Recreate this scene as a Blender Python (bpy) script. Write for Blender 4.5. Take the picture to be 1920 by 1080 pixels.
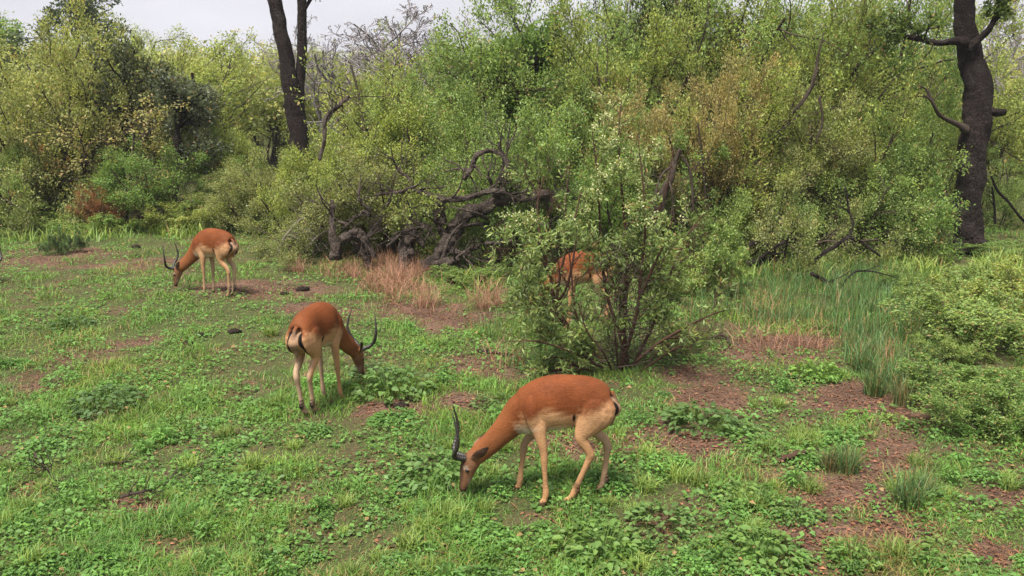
import bpy, math, random
import numpy as np
from mathutils import Vector, Matrix, kdtree

for o in list(bpy.data.objects):
    bpy.data.objects.remove(o)
S = bpy.context.scene
COL = S.collection
RS = np.random.RandomState

# ------------------------------------------------------------------ camera, sky, sun, exposure
F_PX, CAM_H, PITCH = 1660.0, 3.1, math.radians(13.1)
cam = bpy.data.cameras.new('camera')
cam.sensor_width = 36.0
cam.lens = 36.0 * F_PX / 1920.0
cam.clip_start, cam.clip_end = 0.1, 3000.0
cam_o = bpy.data.objects.new('camera', cam)
COL.objects.link(cam_o)
cam_o.location = (0, 0, CAM_H)
cam_o.rotation_euler = (math.pi / 2 - PITCH, 0, 0)
S.camera = cam_o

SUN_EL, SUN_AZ = math.radians(64), math.radians(-148)     # azimuth measured from +Y towards +X
world = bpy.data.worlds.new('World')
S.world = world
world.use_nodes = True
wn, wl = world.node_tree.nodes, world.node_tree.links
bg = wn['Background']
sky = wn.new('ShaderNodeTexSky')
sky.sky_type = 'NISHITA'
sky.sun_disc = False
sky.sun_elevation = SUN_EL
sky.sun_rotation = SUN_AZ
sky.dust_density = 3.0
hsv = wn.new('ShaderNodeHueSaturation')
hsv.inputs['Saturation'].default_value = 0.12
wmix = wn.new('ShaderNodeMix')
wmix.data_type = 'RGBA'
wmix.inputs[0].default_value = 0.82
wmix.inputs[7].default_value = (1.82, 1.80, 2.00, 1)          # the even layer of pale lavender-grey cloud
wl.new(sky.outputs[0], hsv.inputs['Color'])
wl.new(hsv.outputs[0], wmix.inputs[6])
wtc = wn.new('ShaderNodeTexCoord')
wmp = wn.new('ShaderNodeMapping')
wmp.inputs['Scale'].default_value = (1.5, 1.5, 7)
wno = wn.new('ShaderNodeTexNoise')
wno.inputs['Scale'].default_value, wno.inputs['Detail'].default_value = 1.8, 5
wl.new(wtc.outputs['Generated'], wmp.inputs[0]); wl.new(wmp.outputs[0], wno.inputs['Vector'])
wmr = wn.new('ShaderNodeMapRange')
wmr.inputs[1].default_value, wmr.inputs[2].default_value, wmr.inputs[3].default_value, wmr.inputs[4].default_value = .3, .7, .88, 1.08
wl.new(wno.outputs[0], wmr.inputs[0])
wsc = wn.new('ShaderNodeVectorMath'); wsc.operation = 'SCALE'
wl.new(wmix.outputs[2], wsc.inputs[0]); wl.new(wmr.outputs[0], wsc.inputs['Scale'])
wl.new(wsc.outputs[0], bg.inputs['Color'])
bg.inputs['Strength'].default_value = 0.064

sun = bpy.data.lights.new('sun', 'SUN')
sun.energy = 1.5
sun.angle = math.radians(18)
sun.color = (1.0, 0.95, 0.86)
sun_o = bpy.data.objects.new('sun', sun)
COL.objects.link(sun_o)
sdir = Vector((math.sin(SUN_AZ) * math.cos(SUN_EL), math.cos(SUN_AZ) * math.cos(SUN_EL), math.sin(SUN_EL)))
sun_o.rotation_euler = sdir.to_track_quat('Z', 'Y').to_euler()
sun_o.location = (0, 0, 30)

S.view_settings.view_transform = 'Standard'
S.view_settings.look = 'None'
S.view_settings.exposure = 2.65
S.view_settings.gamma = 1.0
S.view_settings.use_curve_mapping = False
cy = S.cycles
cy.max_bounces, cy.diffuse_bounces, cy.glossy_bounces, cy.transmission_bounces = 6, 4, 2, 4
cy.transparent_max_bounces = 4
cy.caustics_reflective = cy.caustics_refractive = False

# ------------------------------------------------------------------ helpers: projection, noise
cp_, sp_ = math.cos(PITCH), math.sin(PITCH)

def ray(px, py):
    u, v = (px - 960) / F_PX, (540 - py) / F_PX
    return np.array([u, cp_ + v * sp_, -sp_ + v * cp_])

def V(px, py, Y):
    """world point seen at a photo pixel, at ground distance Y"""
    d = ray(px, py)
    t = Y / d[1]
    return np.array([d[0] * t, Y, CAM_H + d[2] * t])

def project(x, y, z=0.0):
    z = z - CAM_H
    dep = y * cp_ - z * sp_
    return 960 + F_PX * x / dep, 540 - F_PX * (y * sp_ + z * cp_) / dep

def vnoise(x, y, scale, seed=0):
    x, y = np.asarray(x, float) / scale, np.asarray(y, float) / scale
    xi, yi = np.floor(x).astype(np.int64), np.floor(y).astype(np.int64)
    fx, fy = x - xi, y - yi
    fx, fy = fx * fx * (3 - 2 * fx), fy * fy * (3 - 2 * fy)
    def h(a, b):
        n = (a * 374761393 + b * 668265263 + seed * 974634777) & 0x7fffffff
        n = ((n ^ (n >> 13)) * 1274126177) & 0x7fffffff
        return ((n ^ (n >> 16)) & 0xffff) / 65535.0
    return (h(xi, yi) * (1 - fx) + h(xi + 1, yi) * fx) * (1 - fy) + (h(xi, yi + 1) * (1 - fx) + h(xi + 1, yi + 1) * fx) * fy

def sstep(a, b, x):
    t = np.clip((np.asarray(x, float) - a) / (b - a), 0, 1)
    return t * t * (3 - 2 * t)

def gz(x, y):
    """height of the ground"""
    x, y = np.asarray(x, float), np.asarray(y, float)
    n = (vnoise(x, y, 2.7, 1) - .5) * .09 + (vnoise(x, y, .7, 2) - .5) * .03
    return n * sstep(3, 6, y) + 4.5 * sstep(25, 160, y)

def G(px, py):
    """point of the ground seen at a photo pixel"""
    d = ray(px, py)
    z = 0.0
    for _ in range(6):
        t = (z - CAM_H) / d[2]
        z = float(gz(d[0] * t, d[1] * t))
    return np.array([d[0] * t, d[1] * t, z])

# ------------------------------------------------------------------ helpers: meshes, objects
def mesh_np(name, verts, quads, tint=None, smooth=False, mat=None):
    verts = np.ascontiguousarray(verts, dtype=np.float32)
    quads = np.ascontiguousarray(quads, dtype=np.int32)
    k = quads.shape[1]
    me = bpy.data.meshes.new(name)
    me.vertices.add(len(verts))
    me.vertices.foreach_set('co', verts.ravel())
    me.loops.add(quads.size)
    me.loops.foreach_set('vertex_index', quads.ravel())
    me.polygons.add(len(quads))
    me.polygons.foreach_set('loop_start', np.arange(0, quads.size, k, dtype=np.int32))
    me.polygons.foreach_set('loop_total', np.full(len(quads), k, dtype=np.int32))
    if smooth:
        me.polygons.foreach_set('use_smooth', np.ones(len(quads), dtype=bool))
    me.update(calc_edges=True)
    if tint is not None:
        at = me.color_attributes.new('tint', 'FLOAT_COLOR', 'POINT')
        t4 = np.ones((len(verts), 4), dtype=np.float32)
        t4[:, :3] = tint
        at.data.foreach_set('color', t4.ravel())
    if mat:
        me.materials.append(mat)
    return me

def link(name, me, parent=None, loc=(0, 0, 0)):
    o = bpy.data.objects.new(name, me)
    COL.objects.link(o)
    o.location = loc
    if parent:
        o.parent = parent
    return o

def tag(o, label=None, cat=None, group=None, kind=None):
    if label: o['label'] = label
    if cat: o['category'] = cat
    if group: o['group'] = group
    if kind: o['kind'] = kind
    return o

def thing(name, loc, label, cat, group=None, rz=0.0, scale=(1, 1, 1)):
    o = link(name, None, None, loc)
    o.rotation_euler = (0, 0, rz)
    o.scale = scale
    return tag(o, label, cat, group)

def catmull(P, n):
    """dense Catmull-Rom through rows of P (any number of columns)"""
    P = np.asarray(P, float)
    Q = np.vstack([2 * P[0] - P[1], P, 2 * P[-1] - P[-2]])
    out = []
    for i in range(1, len(Q) - 2):
        t = np.linspace(0, 1, n, endpoint=False)[:, None]
        a, b, c, d = Q[i - 1], Q[i], Q[i + 1], Q[i + 2]
        out.append(.5 * (2 * b + (c - a) * t + (2 * a - 5 * b + 4 * c - d) * t ** 2 + (3 * b - a - 3 * c + d) * t ** 3))
    out.append(P[-1:])
    return np.vstack(out)

def nrm(v):
    return v / (np.linalg.norm(v, axis=-1, keepdims=True) + 1e-9)

class Tubes:
    """many tapering round tubes collected into one mesh"""
    def __init__(s):
        s.v, s.q, s.t, s.n = [], [], [], 0
    def add(s, pts, rad, sides=6, tint=(.5, 0, .5), rough=0.0, rng=None, cap=True):
        pts, rad = np.asarray(pts, float), np.asarray(rad, float)
        m = len(pts)
        tan = nrm(np.gradient(pts, axis=0))
        ref = np.array([0.31, 0.95, 0.05]) if abs(tan[:, 2]).mean() > .6 else np.array([0.05, 0.1, 1.0])
        u = nrm(np.cross(tan, ref))
        w = np.cross(tan, u)
        a = np.linspace(0, 2 * np.pi, sides, endpoint=False)
        r = rad[:, None] * np.ones((m, sides))
        if rough and rng is not None:
            nz = rng.rand(m + 6, sides) - .5
            nz = sum(nz[k:k + m] for k in range(7)) / 7 * 2.4
            r = r * (1 + rough * nz + rough * .8 * np.sin(a * 3 + np.arange(m)[:, None] * .35))
        ring = pts[:, None] + r[..., None] * (np.cos(a)[None, :, None] * u[:, None] + np.sin(a)[None, :, None] * w[:, None])
        s.v.append(ring.reshape(-1, 3))
        i, j = np.meshgrid(np.arange(m - 1), np.arange(sides), indexing='ij')
        j2 = (j + 1) % sides
        q = np.stack([i * sides + j, i * sides + j2, (i + 1) * sides + j2, (i + 1) * sides + j], -1).reshape(-1, 4) + s.n
        s.q.append(q)
        n = m * sides
        if cap:
            for k, e in ((0, 0), (m - 1, 1)):
                if rad[k] < .012: continue
                s.v.append(pts[k:k + 1] + (tan[k] * rad[k] * .25 * (1 if e else -1))[None])
                c = s.n + n
                n += 1
                b = s.n + k * sides + np.arange(sides)
                b2 = s.n + k * sides + (np.arange(sides) + 1) % sides
                s.q.append(np.stack([b, b2, np.full(sides, c), np.full(sides, c)], -1) if e else np.stack([b2, b, np.full(sides, c), np.full(sides, c)], -1))
        s.t.append(np.tile(np.asarray(tint, float), (n, 1)))
        s.n += n
    def mesh(s, name, mat):
        v, q, t = np.vstack(s.v), np.vstack(s.q), np.vstack(s.t)
        tri = q[:, 2] == q[:, 3]
        me = bpy.data.meshes.new(name)
        nq, nt = (~tri).sum(), tri.sum()
        loops = np.concatenate([q[~tri].ravel(), q[tri][:, :3].ravel()]).astype(np.int32)
        me.vertices.add(len(v)); me.vertices.foreach_set('co', v.astype(np.float32).ravel())
        me.loops.add(len(loops)); me.loops.foreach_set('vertex_index', loops)
        me.polygons.add(nq + nt)
        st = np.concatenate([np.arange(nq) * 4, nq * 4 + np.arange(nt) * 3]).astype(np.int32)
        tt = np.concatenate([np.full(nq, 4), np.full(nt, 3)]).astype(np.int32)
        me.polygons.foreach_set('loop_start', st); me.polygons.foreach_set('loop_total', tt)
        me.polygons.foreach_set('use_smooth', np.ones(nq + nt, dtype=bool))
        me.update(calc_edges=True)
        at = me.color_attributes.new('tint', 'FLOAT_COLOR', 'POINT')
        at.data.foreach_set('color', np.hstack([t, np.ones((len(t), 1))]).astype(np.float32).ravel())
        me.materials.append(mat)
        return me

def leaves_geo(P, A, N, L, W, fold=.25):
    """one folded diamond per leaf: P base, A axis, N normal, L length, W width"""
    A = nrm(A)
    N = nrm(N - A * (N * A).sum(1, keepdims=True))
    Sd = np.cross(A, N)
    L, W = L[:, None], W[:, None]
    mid = P + A * L * .45
    v = np.stack([P, mid + Sd * W * .5 + N * W * fold, P + A * L - N * L * .12, mid - Sd * W * .5 + N * W * fold], 1)
    q = np.arange(len(P) * 4).reshape(-1, 4)
    return v.reshape(-1, 3), q

# ------------------------------------------------------------------ materials
def new_mat(name):
    m = bpy.data.materials.new(name)
    m.use_nodes = True
    nt = m.node_tree
    nt.nodes.clear()
    return m, nt.nodes, nt.links

def nd(n, t, **kw):
    x = n.new(t)
    for k, v in kw.items(): setattr(x, k, v)
    return x

def mixc(n, l, fac, a, b, blend='MIX'):
    x = nd(n, 'ShaderNodeMix', data_type='RGBA', blend_type=blend)
    for s, v in ((0, fac), (6, a), (7, b)):
        if hasattr(v, 'is_output'): l.new(v, x.inputs[s])
        elif s == 0: x.inputs[0].default_value = v
        else: x.inputs[s].default_value = (*v, 1)
    return x.outputs[2]

def leaf_material(name, warm=(1.25, 1.06, .72), dry=(.40, .23, .115), trans=.45, rough=.5):
    """object colour x leaf variation (tint.r), dry leaves (tint.g), young pale tips (tint.b)"""
    m, n, l = new_mat(name)
    oi = nd(n, 'ShaderNodeObjectInfo')
    at = nd(n, 'ShaderNodeAttribute', attribute_name='tint')
    sp = nd(n, 'ShaderNodeSeparateColor')
    l.new(at.outputs['Color'], sp.inputs[0])
    wc = mixc(n, l, 1.0, oi.outputs['Color'], warm, 'MULTIPLY')
    c = mixc(n, l, sp.outputs[0], oi.outputs['Color'], wc)
    br = nd(n, 'ShaderNodeMapRange')
    br.inputs[3].default_value, br.inputs[4].default_value = .5, 1.6
    l.new(sp.outputs[2], br.inputs[0])
    vm = nd(n, 'ShaderNodeVectorMath', operation='SCALE')
    l.new(c, vm.inputs[0]); l.new(br.outputs[0], vm.inputs['Scale'])
    c2 = mixc(n, l, sp.outputs[1], vm.outputs[0], dry)
    pb = nd(n, 'ShaderNodeBsdfPrincipled')
    pb.inputs['Roughness'].default_value = rough
    pb.inputs['Specular IOR Level'].default_value = .3
    l.new(c2, pb.inputs['Base Color'])
    tr = nd(n, 'ShaderNodeBsdfTranslucent')
    l.new(mixc(n, l, 1.0, c2, (1.15, 1.2, .75), 'MULTIPLY'), tr.inputs['Color'])
    mx = nd(n, 'ShaderNodeMixShader')
    mx.inputs[0].default_value = trans
    l.new(pb.outputs[0], mx.inputs[1]); l.new(tr.outputs[0], mx.inputs[2])
    out = nd(n, 'ShaderNodeOutputMaterial')
    l.new(mx.outputs[0], out.inputs[0])
    return m

def bark_material(name, c1, c2, scale=(60, 60, 9), bump=.6, lichen=None):
    m, n, l = new_mat(name)
    tc = nd(n, 'ShaderNodeTexCoord')
    mp = nd(n, 'ShaderNodeMapping')
    mp.inputs['Scale'].default_value = scale
    l.new(tc.outputs['Object'], mp.inputs[0])
    vo = nd(n, 'ShaderNodeTexVoronoi', feature='DISTANCE_TO_EDGE')
    l.new(mp.outputs[0], vo.inputs['Vector'])
    no = nd(n, 'ShaderNodeTexNoise')
    no.inputs['Scale'].default_value, no.inputs['Detail'].default_value = 14, 6
    l.new(tc.outputs['Object'], no.inputs['Vector'])
    rp = nd(n, 'ShaderNodeMapRange')
    rp.inputs[1].default_value, rp.inputs[2].default_value = 0.0, .17
    l.new(vo.outputs['Distance'], rp.inputs[0])
    mu = nd(n, 'ShaderNodeMath', operation='MULTIPLY')
    l.new(rp.outputs[0], mu.inputs[0]); l.new(no.outputs[0], mu.inputs[1])
    c = mixc(n, l, mu.outputs[0], c1, c2)
    if lichen:
        n2 = nd(n, 'ShaderNodeTexNoise')
        n2.inputs['Scale'].default_value = 3.5
        n2.inputs['Detail'].default_value = 5
        l.new(tc.outputs['Object'], n2.inputs['Vector'])
        r2 = nd(n, 'ShaderNodeMapRange')
        r2.inputs[1].default_value, r2.inputs[2].default_value = .52, .7
        l.new(n2.outputs[0], r2.inputs[0])
        c = mixc(n, l, r2.outputs[0], c, lichen)
    bp = nd(n, 'ShaderNodeBump')
    bp.inputs['Strength'].default_value = bump
    bp.inputs['Distance'].default_value = .045
    l.new(mu.outputs[0], bp.inputs['Height'])
    pb = nd(n, 'ShaderNodeBsdfPrincipled')
    pb.inputs['Roughness'].default_value = .9
    pb.inputs['Specular IOR Level'].default_value = .15
    l.new(c, pb.inputs['Base Color']); l.new(bp.outputs[0], pb.inputs['Normal'])
    out = nd(n, 'ShaderNodeOutputMaterial')
    l.new(pb.outputs[0], out.inputs[0])
    return m

M_LEAF = leaf_material('leaf')
M_GRASS = leaf_material('grass_blade', warm=(1.6, 1.15, .7), dry=(.33, .19, .085), trans=.3)
M_BARK = bark_material('dark_bark', (.006, .004, .004), (.070, .050, .044), (13, 13, 3.6), 1.0, lichen=(.05, .04, .035))
M_GREY = bark_material('grey_bare_wood', (.14, .125, .125), (.32, .29, .29), (10, 10, 4), .3)
M_TWIG = bark_material('twig_bark', (.035, .026, .02), (.10, .075, .058), (40, 40, 10), .4)
M_DEAD = bark_material('weathered_wood', (.010, .007, .006), (.34, .265, .22), (22, 22, 8), 1.0, lichen=(.035, .027, .023))
M_RED = bark_material('reddish_stem', (.04, .02, .014), (.13, .07, .05), (60, 60, 14), .4)
M_PALE = bark_material('pale_dead_twig', (.14, .12, .10), (.30, .26, .22), (60, 60, 14), .4)

# ------------------------------------------------------------------ the setting: ground
PATCHES = [  # bare or worn ground: px, py, rx, ry, strength
    (120, 490, 190, 34, .5), (300, 500, 130, 26, .5), (500, 545, 190, 26, .65), (700, 585, 230, 26, .65), (860, 600, 140, 26, .6),
    (60, 715, 80, 26, .8), (150, 665, 90, 20, .6), (225, 640, 80, 14, .5), (720, 770, 90, 18, .8), (330, 1030, 110, 22, .8), (260, 950, 70, 24, .8),
    (60, 930, 50, 30, .6), (1050, 850, 120, 50, .7), (900, 690, 130, 36, .55), (1250, 830, 150, 44, .6), (1480, 655, 150, 30, .85),
    (1330, 745, 90, 36, .8), (1600, 745, 75, 40, .85), (1660, 860, 70, 75, .8), (1580, 930, 120, 45, .6), (1690, 1000, 130, 60, .75),
    (1850, 940, 110, 40, .75), (1850, 1040, 110, 40, .7), (1500, 1010, 90, 40, .55), (1230, 1000, 80, 30, .5), (1000, 985, 90, 26, .5), (890, 760, 60, 20, .6),
    (1700, 780, 70, 60, .7), (1030, 690, 80, 24, .7), (1300, 700, 90, 26, .6), (960, 1020, 60, 20, .4)]

def bare(x, y):
    """0 = full cover, 1 = bare soil"""
    px, py = project(x, y)
    b = np.zeros_like(np.asarray(px, float))
    for cx, cy_, rx, ry, s in PATCHES:
        d = np.sqrt(((px - cx) / rx) ** 2 + ((py - cy_) / ry) ** 2)
        b = np.maximum(b, s * (1 - sstep(.35, 1.15, d)))
    b = b * (.5 + .95 * vnoise(x, y, .33, 10))
    b = b + .12 * sstep(1000, 1500, px) * sstep(560, 660, py)
    n = vnoise(x, y, .5, 7) * .35 + vnoise(x, y, .19, 8) * .35 + vnoise(x, y, .07, 9) * .3
    return np.clip(b * 1.0 + (n - .47) * 1.5, 0, 1)

def ground():
    xs = np.concatenate([-np.geomspace(900, 16, 30), np.arange(-15.8, 15.9, .2), np.geomspace(16, 900, 30)])
    ys = np.concatenate([np.linspace(-60, 2, 14), np.arange(2.2, 26, .2), np.geomspace(26.2, 1500, 50)])
    X, Y = np.meshgrid(xs, ys, indexing='ij')
    v = np.stack([X, Y, gz(X, Y)], -1).reshape(-1, 3)
    b = bare(np.clip(v[:, 0], -40, 40), np.clip(v[:, 1], 4, 60)) * (v[:, 1] < 30)
    ny = len(ys)
    i, j = np.meshgrid(np.arange(len(xs) - 1), np.arange(ny - 1), indexing='ij')
    q = np.stack([i * ny + j, (i + 1) * ny + j, (i + 1) * ny + j + 1, i * ny + j + 1], -1).reshape(-1, 4)
    m, n, l = new_mat('soil_and_litter')
    tc = nd(n, 'ShaderNodeTexCoord')
    def noise(sc, det=5, rough=.6):
        x = nd(n, 'ShaderNodeTexNoise')
        x.inputs['Scale'].default_value, x.inputs['Detail'].default_value, x.inputs['Roughness'].default_value = sc, det, rough
        l.new(tc.outputs['Object'], x.inputs['Vector'])
        return x.outputs[0]
    def rng(o, a, b_):
        x = nd(n, 'ShaderNodeMapRange')
        x.inputs[1].default_value, x.inputs[2].default_value = a, b_
        l.new(o, x.inputs[0])
        return x.outputs[0]
    c = mixc(n, l, rng(noise(2.2), .35, .65), (.085, .047, .032), (.15, .09, .064))
    c = mixc(n, l, rng(noise(28, 6, .7), .45, .62), c, (.04, .024, .016))
    c = mixc(n, l, rng(noise(60, 3), .6, .72), c, (.22, .165, .12))
    at = nd(n, 'ShaderNodeAttribute', attribute_name='tint')
    sp = nd(n, 'ShaderNodeSeparateColor')
    l.new(at.outputs['Color'], sp.inputs[0])
    moss = mixc(n, l, rng(noise(18, 5), .4, .62), (.045, .055, .02), (.075, .07, .03))
    c = mixc(n, l, rng(sp.outputs[0], .1, .55), moss, c)
    bp = nd(n, 'ShaderNodeBump')
    bp.inputs['Strength'].default_value, bp.inputs['Distance'].default_value = .8, .03
    l.new(noise(34, 8, .7), bp.inputs['Height'])
    pb = nd(n, 'ShaderNodeBsdfPrincipled')
    pb.inputs['Roughness'].default_value = .95
    pb.inputs['Specular IOR Level'].default_value = .1
    l.new(c, pb.inputs['Base Color']); l.new(bp.outputs[0], pb.inputs['Normal'])
    out = nd(n, 'ShaderNodeOutputMaterial')
    l.new(pb.outputs[0], out.inputs[0])
    me = mesh_np('ground', v, q, np.stack([b, b, b], 1), True, m)
    tag(link('ground', me), 'worn bushveld ground of brown soil under the short green grass', 'ground', kind='structure')
ground()

# ------------------------------------------------------------------ grass and other ground cover (nobody could count it)
def blades(name, x, y, h, w, lean, tint, mat, color, label, cat, rng, segs=2, z0=None):
    n = len(x)
    a = rng.rand(n) * 2 * np.pi
    az = np.stack([np.cos(a), np.sin(a), np.zeros(n)], 1)
    sa = a + np.pi / 2 + (rng.rand(n) - .5) * 1.2
    sd = np.stack([np.cos(sa), np.sin(sa), np.zeros(n)], 1)
    base = np.stack([x, y, (gz(x, y) if z0 is None else z0) - .01], 1)
    V_, ts = [], np.linspace(0, 1, segs + 1)
    wid = np.array([1, .8, .08]) if segs == 2 else np.array([1, .95, .7, .06])
    for t, k in zip(ts, wid):
        c = base + az * (lean * h * t ** 1.8)[:, None]
        c[:, 2] += h * t * (1 - .45 * np.minimum(lean, 1.3) * t)
        V_ += [c + sd * (w * k * .5)[:, None], c - sd * (w * k * .5)[:, None]]
    v = np.stack(V_, 1).reshape(-1, 3)
    m = 2 * (segs + 1)
    q = np.concatenate([np.stack([np.arange(n) * m + 2 * s, np.arange(n) * m + 2 * s + 1, np.arange(n) * m + 2 * s + 3, np.arange(n) * m + 2 * s + 2], 1) for s in range(segs)])
    me = mesh_np(name, v, q, np.repeat(tint, m, axis=0), True, mat)
    if label is None:
        return me
    o = link(name, me)
    o.color = (*color, 1)
    tag(o, label, cat, kind='stuff')
    return o

def scatter(rng, n, y0, y1, spread=1.12, pad=.8):
    """points over the ground of the view, denser near the camera"""
    u = rng.rand(n)
    y = y0 * (y1 / y0) ** u
    half = (y * cp_ + CAM_H * sp_) * 960 / F_PX * spread + pad
    x = (rng.rand(n) * 2 - 1) * half
    return x, y

rng = RS(11)
# short lawn grass
x, y = scatter(rng, 430000, 4.3, 21)
px, py = project(x, y)
b = bare(x, y)
keep = rng.rand(len(x)) > np.clip(b * 1.15 - .02, 0, .965)
x, y, px, py, b = x[keep], y[keep], px[keep], py[keep], b[keep]
patch = vnoise(x, y, .9, 21) * .6 + vnoise(x, y, .3, 22) * .4
tall = vnoise(x, y, .45, 23)
h = (.03 + .10 * rng.rand(len(x)) ** 1.3) * (.42 + 1.0 * sstep(.35, .75, tall)) * (1 - .35 * b)
w = (.0042 + .0035 * rng.rand(len(x))) * (1 + .045 * np.maximum(y - 6, 0))
dryp = .07 + .30 * sstep(.25, .7, b) + .30 * sstep(1050, 1500, px) * sstep(.45, .7, vnoise(x, y, .6, 33)) + .25 * sstep(.62, .8, vnoise(x, y, 1.3, 34))
dry = (rng.rand(len(x)) < dryp) * (.35 + .65 * rng.rand(len(x)))
tint = np.stack([np.clip(patch * 1.1 - .15 + .35 * (rng.rand(len(x)) - .5), 0, 1), dry, np.clip(.45 + .75 * (rng.rand(len(x)) - .5) + .5 * (vnoise(x, y, .28, 24) - .5), 0, 1)], 1)
blades('grass', x, y, h, w, .35 + .9 * rng.rand(len(x)), tint, M_GRASS, (.092, .205, .038), 'short green lawn grass the antelopes graze on', 'grass', rng)

# low broad-leaved ground cover between the blades
x, y = scatter(rng, 190000, 4.3, 20)
b = bare(x, y)
px, py = project(x, y)
cl = vnoise(x, y, .5, 41) * .6 + vnoise(x, y, .17, 42) * .4
keep = (rng.rand(len(x)) < sstep(.34, .62, cl)) & (rng.rand(len(x)) > b)
x, y, cl = x[keep], y[keep], cl[keep]
n = len(x)
a = rng.rand(n) * 2 * np.pi
ax = np.stack([np.cos(a), np.sin(a), (rng.rand(n) - .35) * .8], 1)
nn = np.stack([(rng.rand(n) - .5) * 1.1, (rng.rand(n) - .5) * 1.1 - .15, np.ones(n)], 1)
P = np.stack([x, y, gz(x, y) + .012 + .075 * rng.rand(n) * sstep(.4, .75, cl)], 1)
L = (.014 + .042 * rng.rand(n) ** 1.8) * (1 + .03 * np.maximum(y - 6, 0))
v, q = leaves_geo(P, ax, nn, L, L * (.5 + .3 * rng.rand(n)))
tint = np.stack([np.clip(.5 * rng.rand(n) + .4 * (cl - .4), 0, 1), (rng.rand(n) < .03) * .8, np.clip(.15 + .75 * rng.rand(n), 0, 1)], 1)
o = link('ground_cover', mesh_np('ground_cover', v, q, np.repeat(tint, 4, axis=0), False, M_LEAF))
o.color = (.108, .222, .058, 1)
tag(o, 'low mat of small broad green weeds among the lawn grass', 'ground cover', kind='stuff')

# fallen leaves and straw on the bare ground
x, y = scatter(rng, 80000, 4.3, 19)
b = bare(x, y)
keep = rng.rand(len(x)) < sstep(.2, .75, b) * .9 + .05
x, y = x[keep], y[keep]
n = len(x)
a = rng.rand(n) * 2 * np.pi
straw = rng.rand(n) < .45
ax = np.stack([np.cos(a), np.sin(a), (rng.rand(n) - .4) * .35], 1)
nn = np.stack([(rng.rand(n) - .5) * .9, (rng.rand(n) - .5) * .9, np.ones(n)], 1)
L = np.where(straw, .07 + .12 * rng.rand(n), .02 + .03 * rng.rand(n))
W = np.where(straw, .004 + .003 * rng.rand(n), L * .5)
v, q = leaves_geo(np.stack([x, y, gz(x, y) + .004 + .014 * rng.rand(n)], 1), ax, nn, L, W)
tint = np.stack([rng.rand(n), np.zeros(n), rng.rand(n)], 1)
M_LITTER = leaf_material('dead_leaf', warm=(1.9, 1.5, 1.25), dry=(.3, .2, .1), trans=.08, rough=.8)
o = link('leaf_litter', mesh_np('leaf_litter', v, q, np.repeat(tint, 4, axis=0), False, M_LITTER))
o.color = (.105, .055, .034, 1)
tag(o, 'brown fallen leaves and straw lying on the bare soil', 'leaf litter', kind='stuff')

def in_patch(x, y, lst):
    px, py = project(x, y)
    b = np.zeros(len(x))
    for cx, cy_, rx, ry, s in lst:
        d = np.sqrt(((px - cx) / rx) ** 2 + ((py - cy_) / ry) ** 2)
        b = np.maximum(b, s * (1 - sstep(.45, 1.1, d)))
    return b

# blue-green reedy grass of the damp hollow on the right
x, y = scatter(rng, 260000, 6.5, 17, 1.05)
d = in_patch(x, y, [(1470, 570, 150, 50, .55), (1620, 585, 130, 55, 1), (1650, 650, 80, 75, 1), (1690, 700, 70, 45, .9), (1560, 530, 170, 30, .8), (1330, 590, 70, 30, .25), (940, 620, 90, 20, .25)])
cl = vnoise(x, y, .35, 51) * .7 + vnoise(x, y, .12, 52) * .3
keep = rng.rand(len(x)) < d * sstep(.2, .65, cl) * .85
x, y = x[keep], y[keep]
n = len(x)
dry = (rng.rand(n) < .14) * (.4 + .6 * rng.rand(n))
tint = np.stack([.5 * rng.rand(n), dry, .2 + .7 * rng.rand(n)], 1)
blades('reeds', x, y, .16 + .28 * rng.rand(n), .005 + .005 * rng.rand(n), .1 + .7 * rng.rand(n) ** 2, tint, M_GRASS, (.072, .150, .052), 'blue-green reedy grass in the hollow before the right thicket', 'reedy grass', rng, 3)

# dry straw-coloured grass round the fallen tree
x, y = scatter(rng, 260000, 9, 19, 1.0)
d = in_patch(x, y, [(740, 530, 85, 55, 1), (650, 512, 70, 28, .5), (560, 505, 50, 22, .25), (800, 560, 50, 30, .7), (910, 560, 45, 24, .5), (860, 590, 100, 16, .12), (1480, 640, 140, 26, .3), (1430, 580, 40, 40, .3), (1660, 680, 40, 30, .5), (1250, 640, 90, 30, .2), (940, 680, 60, 30, .25)])
cl = vnoise(x, y, .45, 61) * .6 + vnoise(x, y, .15, 62) * .4
keep = rng.rand(len(x)) < d ** 1.3 * sstep(.25, .6, cl) * .7
x, y = x[keep], y[keep]
n = len(x)
tint = np.stack([rng.rand(n), np.zeros(n), rng.rand(n)], 1)
M_STRAW = leaf_material('straw', warm=(1.3, 1.15, .95), trans=.22, rough=.7)
blades('dry_grass', x, y, .12 + .34 * rng.rand(n), .004 + .003 * rng.rand(n), .2 + 1.1 * rng.rand(n), tint, M_STRAW, (.225, .125, .085), 'dry orange-brown grass standing before the fallen tree', 'dry grass', rng, 3)

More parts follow.
